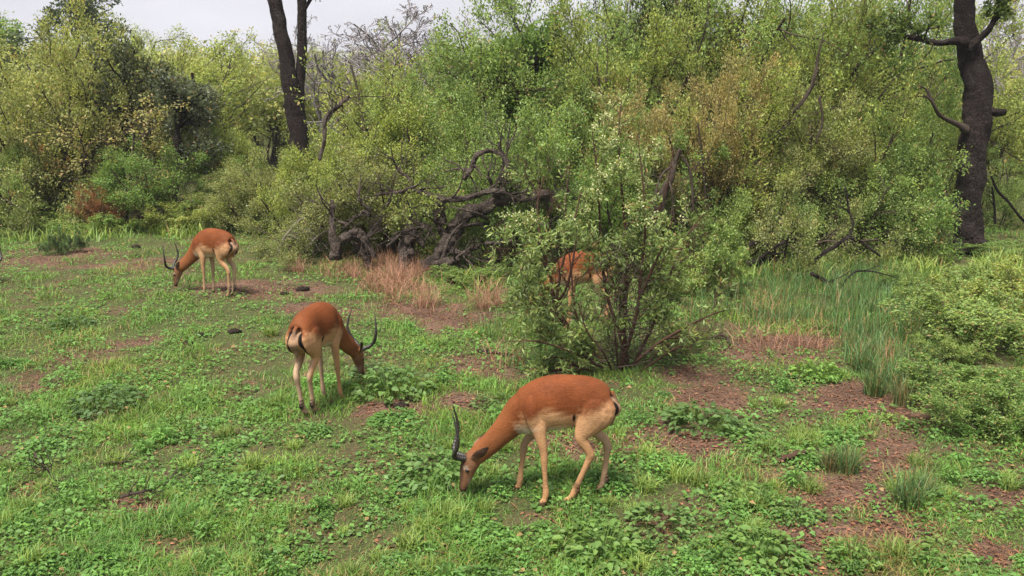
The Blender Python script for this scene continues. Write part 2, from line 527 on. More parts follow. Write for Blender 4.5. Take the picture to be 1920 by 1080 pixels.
# lush bright green growth under the right-hand trees and along the left thicket
x, y = scatter(rng, 330000, 11, 30, 1.0)
d = in_patch(x, y, [(1500, 500, 200, 34, 1), (1900, 505, 90, 26, 1), (1700, 505, 90, 26, .6), (90, 440, 170, 20, .9), (350, 430, 110, 22, .9), (1300, 520, 80, 40, .6), (900, 530, 60, 25, .4), (1330, 660, 70, 30, .4)])
cl = vnoise(x, y, .6, 71) * .6 + vnoise(x, y, .2, 72) * .4
keep = rng.rand(len(x)) < d * sstep(.25, .6, cl) * .5
x, y = x[keep], y[keep]
n = len(x)
tint = np.stack([rng.rand(n) * .7, (rng.rand(n) < .05) * .7, .2 + .8 * rng.rand(n)], 1)
blades('undergrowth', x, y, .12 + .3 * rng.rand(n), .012 + .014 * rng.rand(n), .2 + .8 * rng.rand(n), tint, M_GRASS, (.14, .22, .055), 'lush bright green undergrowth at the foot of the thicket', 'undergrowth', rng, 2)

# ------------------------------------------------------------------ plants: generators
def wander(rng, p, d, L, nseg, wig, up):
    pts = [np.array(p, float)]
    d = np.array(d, float)
    for i in range(nseg):
        d = d + rng.randn(3) * wig
        d[2] += up
        d /= np.linalg.norm(d)
        pts.append(pts[-1] + d * L / nseg)
    return np.array(pts), d

def grow(rng, tubes, P, p, d, L, r, lvl, spec, out):
    """one branch and what it carries; twigs that bear leaves go to out"""
    s = spec[lvl]
    pts, dl = wander(rng, p, d, L, s.get('seg', 5), s.get('wig', .15), s.get('up', .0))
    rr = np.linspace(r, max(r * s.get('taper', .45), s.get('rmin', .0025)), len(pts))
    tubes.add(pts, rr, s.get('sides', 4), (rng.rand(), 0, .5), cap=False)
    if s.get('leaf'):
        out.append((pts, rng.rand(), lvl))
    if lvl + 1 < len(spec):
        c = spec[lvl + 1]
        for k in range(rng.randint(c['n'][0], c['n'][1] + 1)):
            t = c.get('t0', .25) + (1 - c.get('t0', .25)) * rng.rand()
            f = t * (len(pts) - 1)
            i = min(int(f), len(pts) - 2)
            q = pts[i] + (pts[i + 1] - pts[i]) * (f - i)
            ax = nrm(pts[i + 1] - pts[i])
            pr = nrm(np.cross(ax, rng.randn(3)))
            an = math.radians(c['ang'][0] + (c['ang'][1] - c['ang'][0]) * rng.rand())
            nd_ = ax * math.cos(an) + pr * math.sin(an)
            Lc = L * (c['len'][0] + (c['len'][1] - c['len'][0]) * rng.rand()) * (1.15 - .5 * t)
            grow(rng, tubes, P, q, nd_, Lc, np.interp(t, [0, 1], [rr[0], rr[-1]]) * c.get('rr', .6), lvl + 1, spec, out)

def foliage(rng, twigs, per, L, W, spread=.05, upn=.5, along=.7, drypatch=.0, dryall=.02, flower=0.0, droop=0.0):
    """leaves along the twigs -> vertices, quads, tints"""
    allP, allA, allT = [], [], []
    for pts, cl, lvl in twigs:
        m = max(1, int(per * (.6 + .8 * rng.rand())))
        t = (.1 + .9 * rng.rand(m)) * (len(pts) - 1)
        i = np.minimum(t.astype(int), len(pts) - 2)
        f = (t - i)[:, None]
        q = pts[i] * (1 - f) + pts[i + 1] * f
        ax = nrm(pts[i + 1] - pts[i])
        a = nrm(ax * along + nrm(rng.randn(m, 3)) * (1.15 - along) + np.array([0, 0, -droop]))
        allP.append(q + rng.randn(m, 3) * spread)
        allA.append(a)
        dp = 1.0 if rng.rand() < drypatch else 0.0
        dr = np.where(rng.rand(m) < dryall, .8, 0) + dp * rng.rand(m)
        br = np.clip(.45 + .35 * (cl - .5) + .45 * (rng.rand(m) - .5), 0, 1)
        fl = rng.rand(m) < flower * (t / len(pts)) ** 2
        allT.append(np.stack([np.clip(.75 * cl + .4 * (rng.rand(m) - .4), 0, 1), np.clip(dr, 0, 1), np.where(fl, 1.0, br)], 1))
    P_, A_, T_ = np.vstack(allP), np.vstack(allA), np.vstack(allT)
    n = len(P_)
    N_ = nrm(rng.randn(n, 3)) + np.array([0, 0, upn])
    k = .65 + .7 * rng.rand(n)
    v, q = leaves_geo(P_, A_, N_, L * k, W * k * (.8 + .4 * rng.rand(n)))
    return v, q, np.repeat(T_, 4, axis=0)

PROTO, CENTRE = {}, {}
def proto(key, seed, spec, stems, leaf, bark=None, rmin=.0025):
    """stems: list of (offset, direction, length, radius)"""
    rng = RS(seed)
    tb, tw = Tubes(), []
    for p, d, L, r in stems(rng):
        grow(rng, tb, None, p, nrm(np.array(d, float)), L, r, 0, [dict(q, rmin=rmin) for q in spec], tw)
    me_t = tb.mesh(key + '_stems', bark or M_TWIG)
    me_c = None
    if leaf:
        v, q, t = foliage(rng, tw, **leaf)
        me_c = mesh_np(key + '_leaves', v, q, t, False, M_LEAF)
        ext = v
    else:
        ext = np.vstack(tb.v)
    lo, hi = np.percentile(ext, 1, axis=0), np.percentile(ext, 99, axis=0)
    PROTO[key] = (me_t, me_c, hi[2], max(hi[0] - lo[0], hi[1] - lo[1]))
    CENTRE[key] = ((hi[0] + lo[0]) / 2, (hi[1] + lo[1]) / 2)

def multi(n, spread, tilt, L, r):
    def f(rng):
        out = []
        for k in range(n):
            a = 2 * np.pi * (k + rng.rand() * .6) / n
            t = tilt[0] + (tilt[1] - tilt[0]) * rng.rand()
            out.append(((math.cos(a) * spread * rng.rand(), math.sin(a) * spread * rng.rand(), -.05), (math.cos(a) * math.sin(t), math.sin(a) * math.sin(t), math.cos(t)), L * (.75 + .5 * rng.rand()), r * (.7 + .6 * rng.rand())))
        return out
    return f

# bushy multi-stemmed shrub, small leaves
SH = [dict(seg=6, wig=.13, up=.0, sides=5, leaf=False), dict(n=(7, 9), ang=(30, 80), len=(.38, .62), t0=.12, seg=5, wig=.2, up=.03, leaf=False, rr=.55),
      dict(n=(6, 8), ang=(25, 70), len=(.3, .6), t0=.2, seg=4, wig=.22, up=.05, leaf=True, rr=.5, sides=3), dict(n=(3, 4), ang=(25, 60), len=(.4, .7), t0=.2, seg=3, wig=.2, up=.03, leaf=True, rr=.5, sides=3)]
for i in range(4):
    proto('bushy%d' % i, 100 + i, SH, multi(6, .3, (.15, .95), 2.2, .04), dict(per=17, L=.052, W=.029, spread=.075, drypatch=.012))
# plume shrub: ascending shoots, feathery light foliage
PL = [dict(seg=6, wig=.08, up=.06, sides=5, leaf=False), dict(n=(7, 9), ang=(18, 45), len=(.4, .65), t0=.15, seg=6, wig=.1, up=.13, leaf=True, rr=.5),
      dict(n=(7, 10), ang=(18, 45), len=(.3, .5), t0=.1, seg=4, wig=.12, up=.14, leaf=True, rr=.5, sides=3), dict(n=(2, 3), ang=(15, 40), len=(.4, .7), t0=.1, seg=3, wig=.1, up=.12, leaf=True, rr=.5, sides=3)]
for i in range(3):
    proto('plume%d' % i, 200 + i, PL, multi(7, .35, (.1, .6), 2.4, .04), dict(per=17, L=.052, W=.022, spread=.055, along=.7, upn=.3, drypatch=.04))
# the same two kinds grown tall, with more and smaller leaves for their size
SHT = [dict(SH[0], seg=8), dict(SH[1], n=(10, 13)), dict(SH[2], n=(8, 10), len=(.28, .5)), dict(SH[3], n=(3, 5))]
for i in range(4):
    proto('tallbushy%d' % i, 150 + i, SHT, multi(7, .5, (.1, .85), 4.0, .07), dict(per=15, L=.066, W=.035, spread=.10, drypatch=.012))
PLT = [dict(PL[0], seg=8), dict(PL[1], n=(11, 14)), dict(PL[2], n=(9, 12)), dict(PL[3], n=(2, 4))]
for i in range(3):
    proto('tallplume%d' % i, 250 + i, PLT, multi(8, .5, (.1, .6), 4.2, .07), dict(per=13, L=.068, W=.026, spread=.07, along=.7, upn=.3, drypatch=.04))
# single-trunk rounded tree with a dense crown
RT = [dict(seg=7, wig=.07, up=.04, sides=7, taper=.5, leaf=False), dict(n=(9, 12), ang=(35, 80), len=(.4, .62), t0=.5, seg=5, wig=.2, up=.08, leaf=False, rr=.6, sides=5),
      dict(n=(6, 9), ang=(25, 70), len=(.35, .6), t0=.25, seg=4, wig=.22, up=.04, leaf=True, rr=.5, sides=3), dict(n=(4, 6), ang=(25, 65), len=(.4, .7), t0=.2, seg=3, wig=.2, up=.03, leaf=True, rr=.5, sides=3)]
for i in range(2):
    proto('round%d' % i, 300 + i, RT, lambda rng: [((0, 0, -.1), (.05, .02, 1), 2.2, .075)], dict(per=13, L=.062, W=.03, spread=.05, upn=.4), M_BARK)
# open tree whose thin branches show
OP = [dict(seg=7, wig=.11, up=.04, sides=6, taper=.4, leaf=False), dict(n=(6, 8), ang=(35, 75), len=(.4, .7), t0=.35, seg=6, wig=.2, up=.05, leaf=False, rr=.55, sides=4),
      dict(n=(4, 6), ang=(30, 75), len=(.3, .6), t0=.25, seg=4, wig=.25, up=.03, leaf=True, rr=.5, sides=3), dict(n=(2, 4), ang=(25, 65), len=(.4, .7), t0=.2, seg=3, wig=.2, up=.02, leaf=True, rr=.5, sides=3)]
for i in range(2):
    proto('open%d' % i, 400 + i, OP, multi(2, .1, (.02, .3), 2.6, .055), dict(per=7, L=.06, W=.028, spread=.05, dryall=.06), M_TWIG)
# leafless tree
BA = [dict(seg=7, wig=.14, up=.05, sides=6, taper=.45), dict(n=(6, 8), ang=(25, 65), len=(.45, .75), t0=.3, seg=7, wig=.24, up=.05, rr=.6, sides=5),
      dict(n=(5, 7), ang=(25, 70), len=(.35, .65), t0=.2, seg=5, wig=.28, up=.04, rr=.55, sides=4), dict(n=(4, 6), ang=(25, 65), len=(.35, .6), t0=.15, seg=4, wig=.25, up=.03, rr=.5, sides=3), dict(n=(2, 4), ang=(25, 65), len=(.4, .6), t0=.15, seg=3, wig=.25, up=.03, rr=.5, sides=3)]
for i in range(2):
    proto('bare%d' % i, 500 + i, BA, multi(2, .05, (.02, .35), 2.5, .07), None, M_GREY, rmin=.008)
# near shrub of the right edge: fine pinnate sprays
NR = [dict(seg=6, wig=.14, up=.02, sides=5, leaf=False), dict(n=(6, 9), ang=(25, 65), len=(.4, .7), t0=.15, seg=5, wig=.18, up=.05, leaf=True, rr=.5, sides=4),
      dict(n=(6, 9), ang=(30, 70), len=(.25, .45), t0=.15, seg=4, wig=.15, up=.03, leaf=True, rr=.5, sides=3), dict(n=(1, 3), ang=(30, 60), len=(.4, .6), t0=.2, seg=3, wig=.12, up=.02, leaf=True, rr=.5, sides=3)]
for i in range(3):
    proto('spray%d' % i, 600 + i, NR, multi(8, .35, (.15, 1.0), 1.25, .016), dict(per=9, L=.060, W=.030, spread=.04, along=.5, upn=.9, drypatch=.02, dryall=.05))

def plant(key, px, Y, top, width, color, label, cat='shrub', name='shrub', group=None, rz=None, squash=1.0, rng=RS(77), crown_name='crown'):
    """a copy of a prototype standing at distance Y under photo column px, reaching up to photo row top"""
    if key[:4] in ('bush', 'plum') and (V(px, top, Y)[2] - float(gz(V(px, 300, Y)[0], Y))) / PROTO[key][2] > 1.25:
        key = 'tall' + key
    me_t, me_c, H, W = PROTO[key]
    p = V(px, 300, Y)
    x = p[0]
    z = float(gz(x, Y))
    zt = V(px, top, Y)[2]
    dep = Y * cp_ + CAM_H * sp_
    ww = width * dep / F_PX
    s_z, s_w = (zt - z) / H, ww / W
    if key[:4] in ('bush', 'plum', 'tall'):
        s_w = max(s_w, s_z / 1.3)                    # keep the leaves in proportion
    rz = rng.rand() * 6.28 if rz is None else rz
    cx, cy_ = CENTRE[key]
    x -= (cx * math.cos(rz) - cy_ * math.sin(rz)) * s_w           # the crown, not the foot, stands under px
    o = thing(name, (x, Y, z), label, cat, group, rz, (s_w, s_w, s_z))
    link('trunk' if cat == 'tree' else 'stems', me_t, o)
    if me_c:
        c = link(crown_name, me_c, o)
        c.color = (*color, 1)
    return o

YG, LG, OL = (.265, .335, .100), (.205, .305, .100), (.225, .265, .110)
DG, BG, BR, PG = (.075, .095, .055), (.10, .125, .09), (.31, .30, .135), (.21, .31, .11)
GR, YB = (.160, .265, .080), (.280, .325, .115)

# ---- left thicket
plant('bushy0', 55, 21.5, 28, 363, YB, 'tall yellowish bushy tree at the far left edge of the thicket', 'tree', 'bushy_tree')
plant('plume0', 175, 21, 93, 286, YB, 'yellow-brown feathery shrub left of the dark rounded tree', 'shrub', 'feathery_shrub')
plant('round0', 252, 20.3, 72, 165, DG, 'dark rounded small tree standing tallest in the left thicket', 'tree', 'rounded_tree')
plant('round1', 358, 19.6, 138, 148, BG, 'dark blue-green rounded tree lower and right of its taller twin', 'tree', 'rounded_tree')
plant('bushy1', 95, 19.6, 213, 341, OL, 'broad olive shrub with rusty leaves under the dark trees', 'shrub', 'olive_shrub')
plant('open0', 205, 19.3, 178, 264, BR, 'brown-leaved open shrub with a dark crooked stem, left thicket', 'shrub', 'open_shrub')
plant('bushy2', 275, 18.9, 273, 220, GR, 'green vase-shaped shrub with dark forked stems behind the grazing antelopes', 'shrub', 'green_shrub')
plant('bushy3', 15, 19.2, 278, 209, LG, 'light green shrub cut by the left edge of the photo', 'shrub', 'green_shrub')
plant('bushy0', 385, 20.2, 253, 209, GR, 'green shrub below the dark blue-green rounded tree', 'shrub', 'green_shrub')
plant('plume1', 455, 21, 223, 231, YG, 'yellow-green feathery shrub left of the forked black trunk', 'shrub', 'feathery_shrub')
plant('bushy1', 505, 18.6, 298, 242, OL, 'olive shrub with pale dead twigs right of the farthest antelope', 'shrub', 'olive_shrub')
plant('bushy2', 430, 19.0, 318, 165, OL, 'small olive shrub just behind the farthest antelope', 'shrub', 'olive_shrub')
plant('spray0', 50, 18.6, 383, 187, LG, 'low fresh green bush at the left foot of the thicket', 'bush', 'low_bush')
plant('spray1', 160, 18.7, 388, 165, GR, 'low dark green bush at the thicket foot beside leafy weeds', 'bush', 'low_bush')
plant('spray2', 345, 18.7, 373, 154, YG, 'low yellow-green bush at the thicket foot, left of the farthest antelope', 'bush', 'low_bush')
plant('plume2', 330, 29, 73, 286, YG, 'pale yellow-green tree far behind the dark rounded trees', 'tree', 'feathery_tree')
plant('open1', 430, 30, 66, 220, YG, 'open yellow-green tree against the sky between dark tree and forked trunk', 'tree', 'open_tree')
plant('bushy3', 500, 34, 93, 242, YG, 'hazy yellow-green bush behind the forked trunk', 'shrub', 'bushy_shrub')
plant('round0', 135, 42, -42, 209, (.055, .085, .035), 'big dark green tree rising into the sky at upper left', 'tree', 'rounded_tree')
plant('round1', 25, 45, 26, 143, GR, 'green rounded tree on the skyline at the far left', 'tree', 'rounded_tree')
plant('bushy1', 230, 34, 58, 264, YG, 'yellow-green crown just behind the taller dark rounded tree', 'tree', 'bushy_tree')
plant('bushy2', 178, 18.9, 345, 100, (.34, .17, .09), 'small rusty-leaved shrub at the foot of the dark-stemmed left shrubs', 'shrub', 'rusty_shrub')
plant('open1', 68, 19.4, 225, 120, (.36, .19, .10), 'rusty-leaved sapling in the far left thicket', 'shrub', 'rusty_shrub')
plant('plume1', 1215, 15.6, 175, 130, (.32, .29, .13), 'tan-tipped plume shrub above the pale-tipped shrub, left one', 'shrub', 'plume_shrub')
plant('plume2', 1330, 15.4, 140, 130, (.33, .29, .13), 'tan-tipped plume shrub above the pale-tipped shrub, right one', 'shrub', 'plume_shrub')
# ---- middle
plant('open0', 690, 19.5, 83, 231, YG, 'thin yellow-green tree with a slender stem right of the forked trunk', 'tree', 'open_tree')
plant('bushy0', 655, 18.2, 225, 231, YG, 'yellow-green shrub at the foot of the forked trunk', 'shrub', 'bushy_shrub')
plant('bushy2', 740, 17.6, 163, 253, YG, 'yellow-green shrub left of the looping dead branch, back row', 'shrub', 'bushy_shrub')
plant('bushy3', 845, 18.0, 148, 253, LG, 'light green shrub above the looping dead branch', 'shrub', 'bushy_shrub')
plant('bushy1', 770, 16.4, 243, 286, YG, 'bright yellow-green shrub just above the fallen tree', 'shrub', 'bushy_shrub')
plant('bushy0', 880, 16.8, 183, 264, LG, 'light green shrub behind the fallen tree crown', 'shrub', 'bushy_shrub')
plant('bushy2', 680, 16.0, 288, 275, OL, 'olive shrub hanging over the left end of the fallen tree', 'shrub', 'olive_shrub')
plant('bushy3', 570, 16.8, 282, 209, YG, 'yellow-green shrub below the forked trunk', 'shrub', 'bushy_shrub')
plant('bushy1', 580, 15.9, 363, 209, OL, 'low olive shrub with dead twigs before the forked trunk', 'shrub', 'olive_shrub')
plant('bushy0', 965, 15.8, 223, 231, LG, 'light green shrub over the broken end of the fallen tree', 'shrub', 'bushy_shrub')
plant('open1', 790, 31, 43, 253, OL, 'wide olive tree in front of the leafless trees', 'tree', 'open_tree')
plant('plume1', 740, 26, 123, 242, YG, 'feathery yellow-green shrub below the leafless trees', 'shrub', 'feathery_shrub')
plant('bare0', 690, 33, 5, 400, OL, 'leafless grey tree against the sky, right of the forked trunk', 'tree', 'bare_tree')
plant('bare1', 825, 38, 12, 390, OL, 'leafless twiggy tree against the sky, left of the big green tree', 'tree', 'bare_tree')
plant('bare0', 760, 41, 25, 330, OL, 'leafless pale tree between the two other leafless crowns left of the big green tree', 'tree', 'bare_tree', rz=1.2)
plant('bare0', 600, 33, 28, 165, OL, 'leafless tree half hidden behind the forked trunk', 'tree', 'bare_tree', rz=2.0)
plant('bare1', 920, 38, 58, 165, OL, 'small leafless tree touching the big green tree', 'tree', 'bare_tree', rz=1.0)
# ---- right of the middle: the big thicket
plant('bushy2', 1000, 19.5, -40, 297, LG, 'big green tree left of the tall thicket, leaning over the gap', 'tree', 'bushy_tree')
plant('round1', 960, 18.6, 40, 187, GR, 'dark green leafy tree at the left edge of the tall thicket', 'tree', 'leafy_tree')
plant('bushy0', 1095, 20.5, -65, 264, LG, 'tall light green tree behind the pale-tipped shrub', 'tree', 'bushy_tree')
plant('plume2', 1150, 18.4, 30, 242, YG, 'yellow-green plume shrub with orange tips, tall thicket', 'shrub', 'plume_shrub')
plant('round0', 1285, 20.4, -60, 209, (.06, .085, .04), 'dark grey-green tree at the top of the thicket', 'tree', 'rounded_tree')
plant('bare0', 1205, 21.5, -85, 143, OL, 'leafless tree showing through the gap at the top of the thicket', 'tree', 'bare_tree', rz=4.0)
plant('bushy1', 1365, 19.6, -50, 275, LG, 'light green tree reaching the top edge right of the dark one', 'tree', 'bushy_tree')
plant('plume0', 1255, 17.2, 113, 253, BR, 'orange-tipped plume shrub in the middle of the thicket', 'shrub', 'plume_shrub')
plant('plume1', 1410, 18.0, 20, 264, YG, 'yellow plume shrub left of the pale broken snag', 'shrub', 'plume_shrub')
plant('bushy3', 1510, 19.4, -40, 319, YG, 'spreading yellow-green tree behind the pale broken snag', 'tree', 'bushy_tree')
plant('bushy2', 1600, 22.0, -75, 319, GR, 'tall green tree at the top edge left of the great trunk', 'tree', 'bushy_tree')
plant('bushy0', 1690, 24.0, -15, 308, YG, 'yellow-green tree behind the left bough of the great trunk', 'tree', 'bushy_tree')
plant('plume2', 1340, 16.3, 153, 275, YG, 'yellow-green plume shrub above the leaning thin stems', 'shrub', 'plume_shrub')
plant('bushy1', 1455, 16.2, 183, 286, OL, 'olive shrub with orange leaves in the right thicket', 'shrub', 'olive_shrub')
plant('plume0', 1565, 16.8, 158, 253, YG, 'yellow plume shrub right of the snag', 'shrub', 'plume_shrub')
plant('bushy3', 1655, 17.2, 203, 264, LG, 'light green shrub left of the great trunk', 'shrub', 'bushy_shrub')
plant('plume1', 1725, 18.4, 173, 209, YG, 'yellow-green shrub touching the left side of the great trunk', 'shrub', 'plume_shrub')
plant('bushy2', 1245, 15.0, 243, 264, GR, 'green shrub right behind the pale-tipped shrub', 'shrub', 'green_shrub')
plant('bushy0', 1385, 15.0, 278, 275, LG, 'light green shrub over the arching dead branches, left one', 'shrub', 'bushy_shrub')
plant('bushy1', 1505, 14.9, 308, 253, OL, 'olive shrub over the arching dead branches', 'shrub', 'olive_shrub')
plant('bushy2', 1625, 15.8, 303, 253, LG, 'light green shrub right of the arching dead branches', 'shrub', 'bushy_shrub')
plant('spray0', 1705, 16.0, 338, 198, GR, 'green spray bush left of the great trunk foot', 'bush', 'spray_bush')
plant('bushy3', 1055, 15.2, 203, 253, LG, 'light green shrub behind the pale-tipped shrub, left side', 'shrub', 'bushy_shrub')
plant('plume2', 1140, 14.4, 273, 220, GR, 'green plume shrub hidden behind the pale-tipped shrub', 'shrub', 'plume_shrub')
plant('bushy1', 945, 15.4, 313, 176, GR, 'green shrub between the fallen tree and the pale-tipped shrub', 'shrub', 'green_shrub')
plant('spray1', 1320, 12.8, 418, 198, LG, 'light green low bush right of the pale-tipped shrub', 'bush', 'spray_bush')
plant('spray2', 890, 13.7, 500, 143, GR, 'green low bush at the right foot of the fallen tree', 'bush', 'spray_bush')
# ---- right of the great trunk
plant('bushy0', 1900, 19.5, 288, 231, LG, 'light green shrub right of the great trunk', 'shrub', 'bushy_shrub')
plant('plume1', 1895, 25, 168, 264, YG, 'yellow-green shrub behind the great trunk, right side', 'shrub', 'plume_shrub')
plant('bare1', 1895, 27, -12, 286, OL, 'leafless crooked tree right of the great trunk', 'tree', 'bare_tree', rz=3.0)
plant('bare0', 1830, 33, 8, 220, OL, 'leafless tree behind the great trunk', 'tree', 'bare_tree', rz=5.0)
plant('plume0', 1790, 26, 203, 242, YG, 'yellow-green shrub behind the great trunk, left side', 'shrub', 'plume_shrub')
plant('spray2', 1885, 16.2, 450, 165, GR, 'green bush at the right foot of the great trunk', 'bush', 'spray_bush')
plant('spray1', 1765, 16.6, 455, 121, GR, 'small green bush at the left foot of the great trunk', 'bush', 'spray_bush')
# ---- right-hand near thicket
RN = 'bushes of the near right thicket'
plant('spray0', 1880, 12.2, 495, 200, PG, 'pale green bush at the back of the near right thicket', 'bush', 'near_bush')
plant('spray1', 1765, 12.0, 508, 110, LG, 'light green bush beside the reedy grass, near right thicket', 'bush', 'near_bush')
plant('spray2', 1895, 10.2, 553, 308, LG, 'light green bush on the right edge behind the lowest ones', 'bush', 'near_bush')
plant('spray0', 1825, 9.6, 628, 130, LG, 'light green bush beside the reedy grass, in front of a similar one', 'bush', 'near_bush')
plant('spray1', 1850, 8.3, 678, 264, GR, 'green bush hanging over the bare soil at the right', 'bush', 'near_bush')
plant('spray2', 1925, 7.5, 718, 220, GR, 'nearest green bush cut by the right edge', 'bush', 'near_bush')

plant('spray0', 1850, 10.9, 560, 150, GR, 'green bush in the middle of the near right thicket', 'bush', 'near_bush')
plant('spray1', 1900, 11.4, 500, 230, YG, 'yellow-green bush at the back right of the near thicket', 'bush', 'near_bush')
plant('spray2', 1700, 13.2, 505, 90, GR, 'green bush before the foot of the great trunk', 'bush', 'near_bush')

# ------------------------------------------------------------------ far woodland that reads as one mass
def far_woodland():
    rng = RS(5)
    Ps, Ts, Ls = [], [], []
    for k in range(420):
        y = 30 * (170 / 30) ** rng.rand()
        x = (rng.rand() * 2 - 1) * y * .72
        H = 2.2 + 2.6 * rng.rand() + .8 * (y > 90)
        z = float(gz(x, y))
        px, py = project(x, y, z + H)
        if 590 < px < 920: H *= .8
        W = H * (.55 + .4 * rng.rand())
        nl = int(900 if y < 60 else 420)
        lob = 7
        c = np.stack([rng.randn(lob) * W * .38, rng.randn(lob) * W * .38, H * (.3 + .5 * rng.rand(lob))], 1)
        rad = H * (.16 + .16 * rng.rand(lob))
        i = rng.randint(0, lob, nl)
        d = nrm(rng.randn(nl, 3))
        p = c[i] + d * (rad[i] * (.55 + .55 * rng.rand(nl)))[:, None]
        p[:, 2] = np.maximum(p[:, 2], .1)
        Ps.append(p + np.array([x, y, z]))
        hue = rng.rand()
        Ts.append(np.stack([np.clip(hue + .3 * (rng.rand(nl) - .5), 0, 1), (rng.rand(nl) < .03 + .12 * (rng.rand() < .15)) * .7, .15 + .35 * rng.rand(lob)[i] + .4 * rng.rand(nl)], 1))
        Ls.append((.09 + .10 * rng.rand(nl)) * (.7 + y / 70))
    P, T, L = np.vstack(Ps), np.vstack(Ts), np.concatenate(Ls)
    n = len(P)
    v, q = leaves_geo(P, nrm(rng.randn(n, 3)), rng.randn(n, 3) + np.array([0, 0, .5]), L, L * .55)
    o = link('far_woodland', mesh_np('far_woodland', v, q, np.repeat(T, 4, axis=0), False, M_LEAF))
    o.color = (.28, .32, .125, 1)
    tag(o, 'far green bushveld filling the distance to the skyline', 'woodland', kind='stuff')
far_woodland()

# ------------------------------------------------------------------ the two great trunks
def V3(px, py, Y, dY=0.0):
    return V(px, py, Y + dY)

WK = 1.0
def limb(tb, pix, Y, rng, sides=10, rough=.12, n=8, tint=(.5, 0, .5), splinter=False, kink=.08):
    """pix: (px, py, width in px, depth offset) along the limb"""
    P = []
    for px, py, w, dy in pix:
        p = V(px, py, Y + dy)
        P.append([*p, w * .385 * WK * ((Y + dy) * cp_ - (p[2] - CAM_H) * sp_) / F_PX])
    Q = catmull(P, n)
    jit = rng.randn(len(Q) + 4, 3)
    Q[:, :3] += sum(jit[k:k + len(Q)] for k in range(5)) / 5 * Q[:, 3:4] * kink
    tb.add(Q[:, :3], np.maximum(Q[:, 3], .003), sides, tint, rough, rng)
    if splinter and Q[-1, 3] > .03:                  # broken end: jagged rim
        d = nrm(Q[-1, :3] - Q[-3, :3])
        tb.v[-3 if len(tb.v) > 2 and len(tb.v[-3]) > 1 else 0][-sides:] += d * (rng.rand(sides, 1) * 1.6 - .3) * Q[-1, 3]
    return Q

def twigs_on(tb, rng, Q, n, L, out, spec, t0=.3):
    for k in range(n):
        i = int((t0 + (1 - t0) * rng.rand()) * (len(Q) - 2))
        ax = nrm(Q[i + 1, :3] - Q[i, :3])
        d = nrm(np.cross(ax, rng.randn(3))) * .8 + ax * .5 + np.array([0, 0, .25])
        grow(rng, tb, None, Q[i, :3], nrm(d), L * (.6 + .8 * rng.rand()), Q[i, 3] * .45, 0, spec, out)

TW = [dict(seg=5, wig=.22, up=.02, sides=4, leaf=False), dict(n=(3, 5), ang=(25, 65), len=(.4, .7), t0=.2, seg=4, wig=.22, up=.02, leaf=True, rr=.5, sides=3), dict(n=(1, 3), ang=(25, 60), len=(.4, .7), t0=.2, seg=3, wig=.2, leaf=True, rr=.5, sides=3)]

def big_tree(name, label, base, trunk, boughs, Y, seed, above):
    rng = RS(seed)
    z = float(gz(base[0], base[1]))
    root = thing(name, (base[0], base[1], z), label, 'tree')
    off = np.array([base[0], base[1], z])
    def put(nm, tb, mat=M_BARK, lab=None):
        for k in range(len(tb.v)): tb.v[k] = tb.v[k] - off
        o = link(nm, tb.mesh(nm, mat), root)
        if lab: o['label'] = lab
        return o
    tb = Tubes()
    for t in trunk: limb(tb, t, Y, rng, 18, .10, 12)
    put('trunk', tb)
    tw_all = []
    for pix, nt, L, lab, mat in boughs:
        tb = Tubes()
        Q = limb(tb, pix, Y, rng, 8, .22, 7)
        tw = []
        if nt: twigs_on(tb, rng, Q, nt, L, tw, TW)
        if lab is None: tw_all += tw
        put('bough', tb, mat, lab)
    # crown high above the frame
    tb, tw = Tubes(), []
    for p, d, L in above:
        grow(rng, tb, None, np.array(p), nrm(np.array(d, float)), L, .12, 0, OP, tw)
    put('limbs', tb)
    v, q, t = foliage(rng, tw, per=14, L=.10, W=.05, spread=.08)
    v2, q2, t2 = foliage(rng, tw_all, per=10, L=.07, W=.035, spread=.05)
    c = link('crown', mesh_np(name + '_crown', np.vstack([v, v2]) - off, np.vstack([q, q2 + len(v)]), np.vstack([t, t2]), False, M_LEAF), root)
    c.color = (.075, .12, .035, 1)
    return root

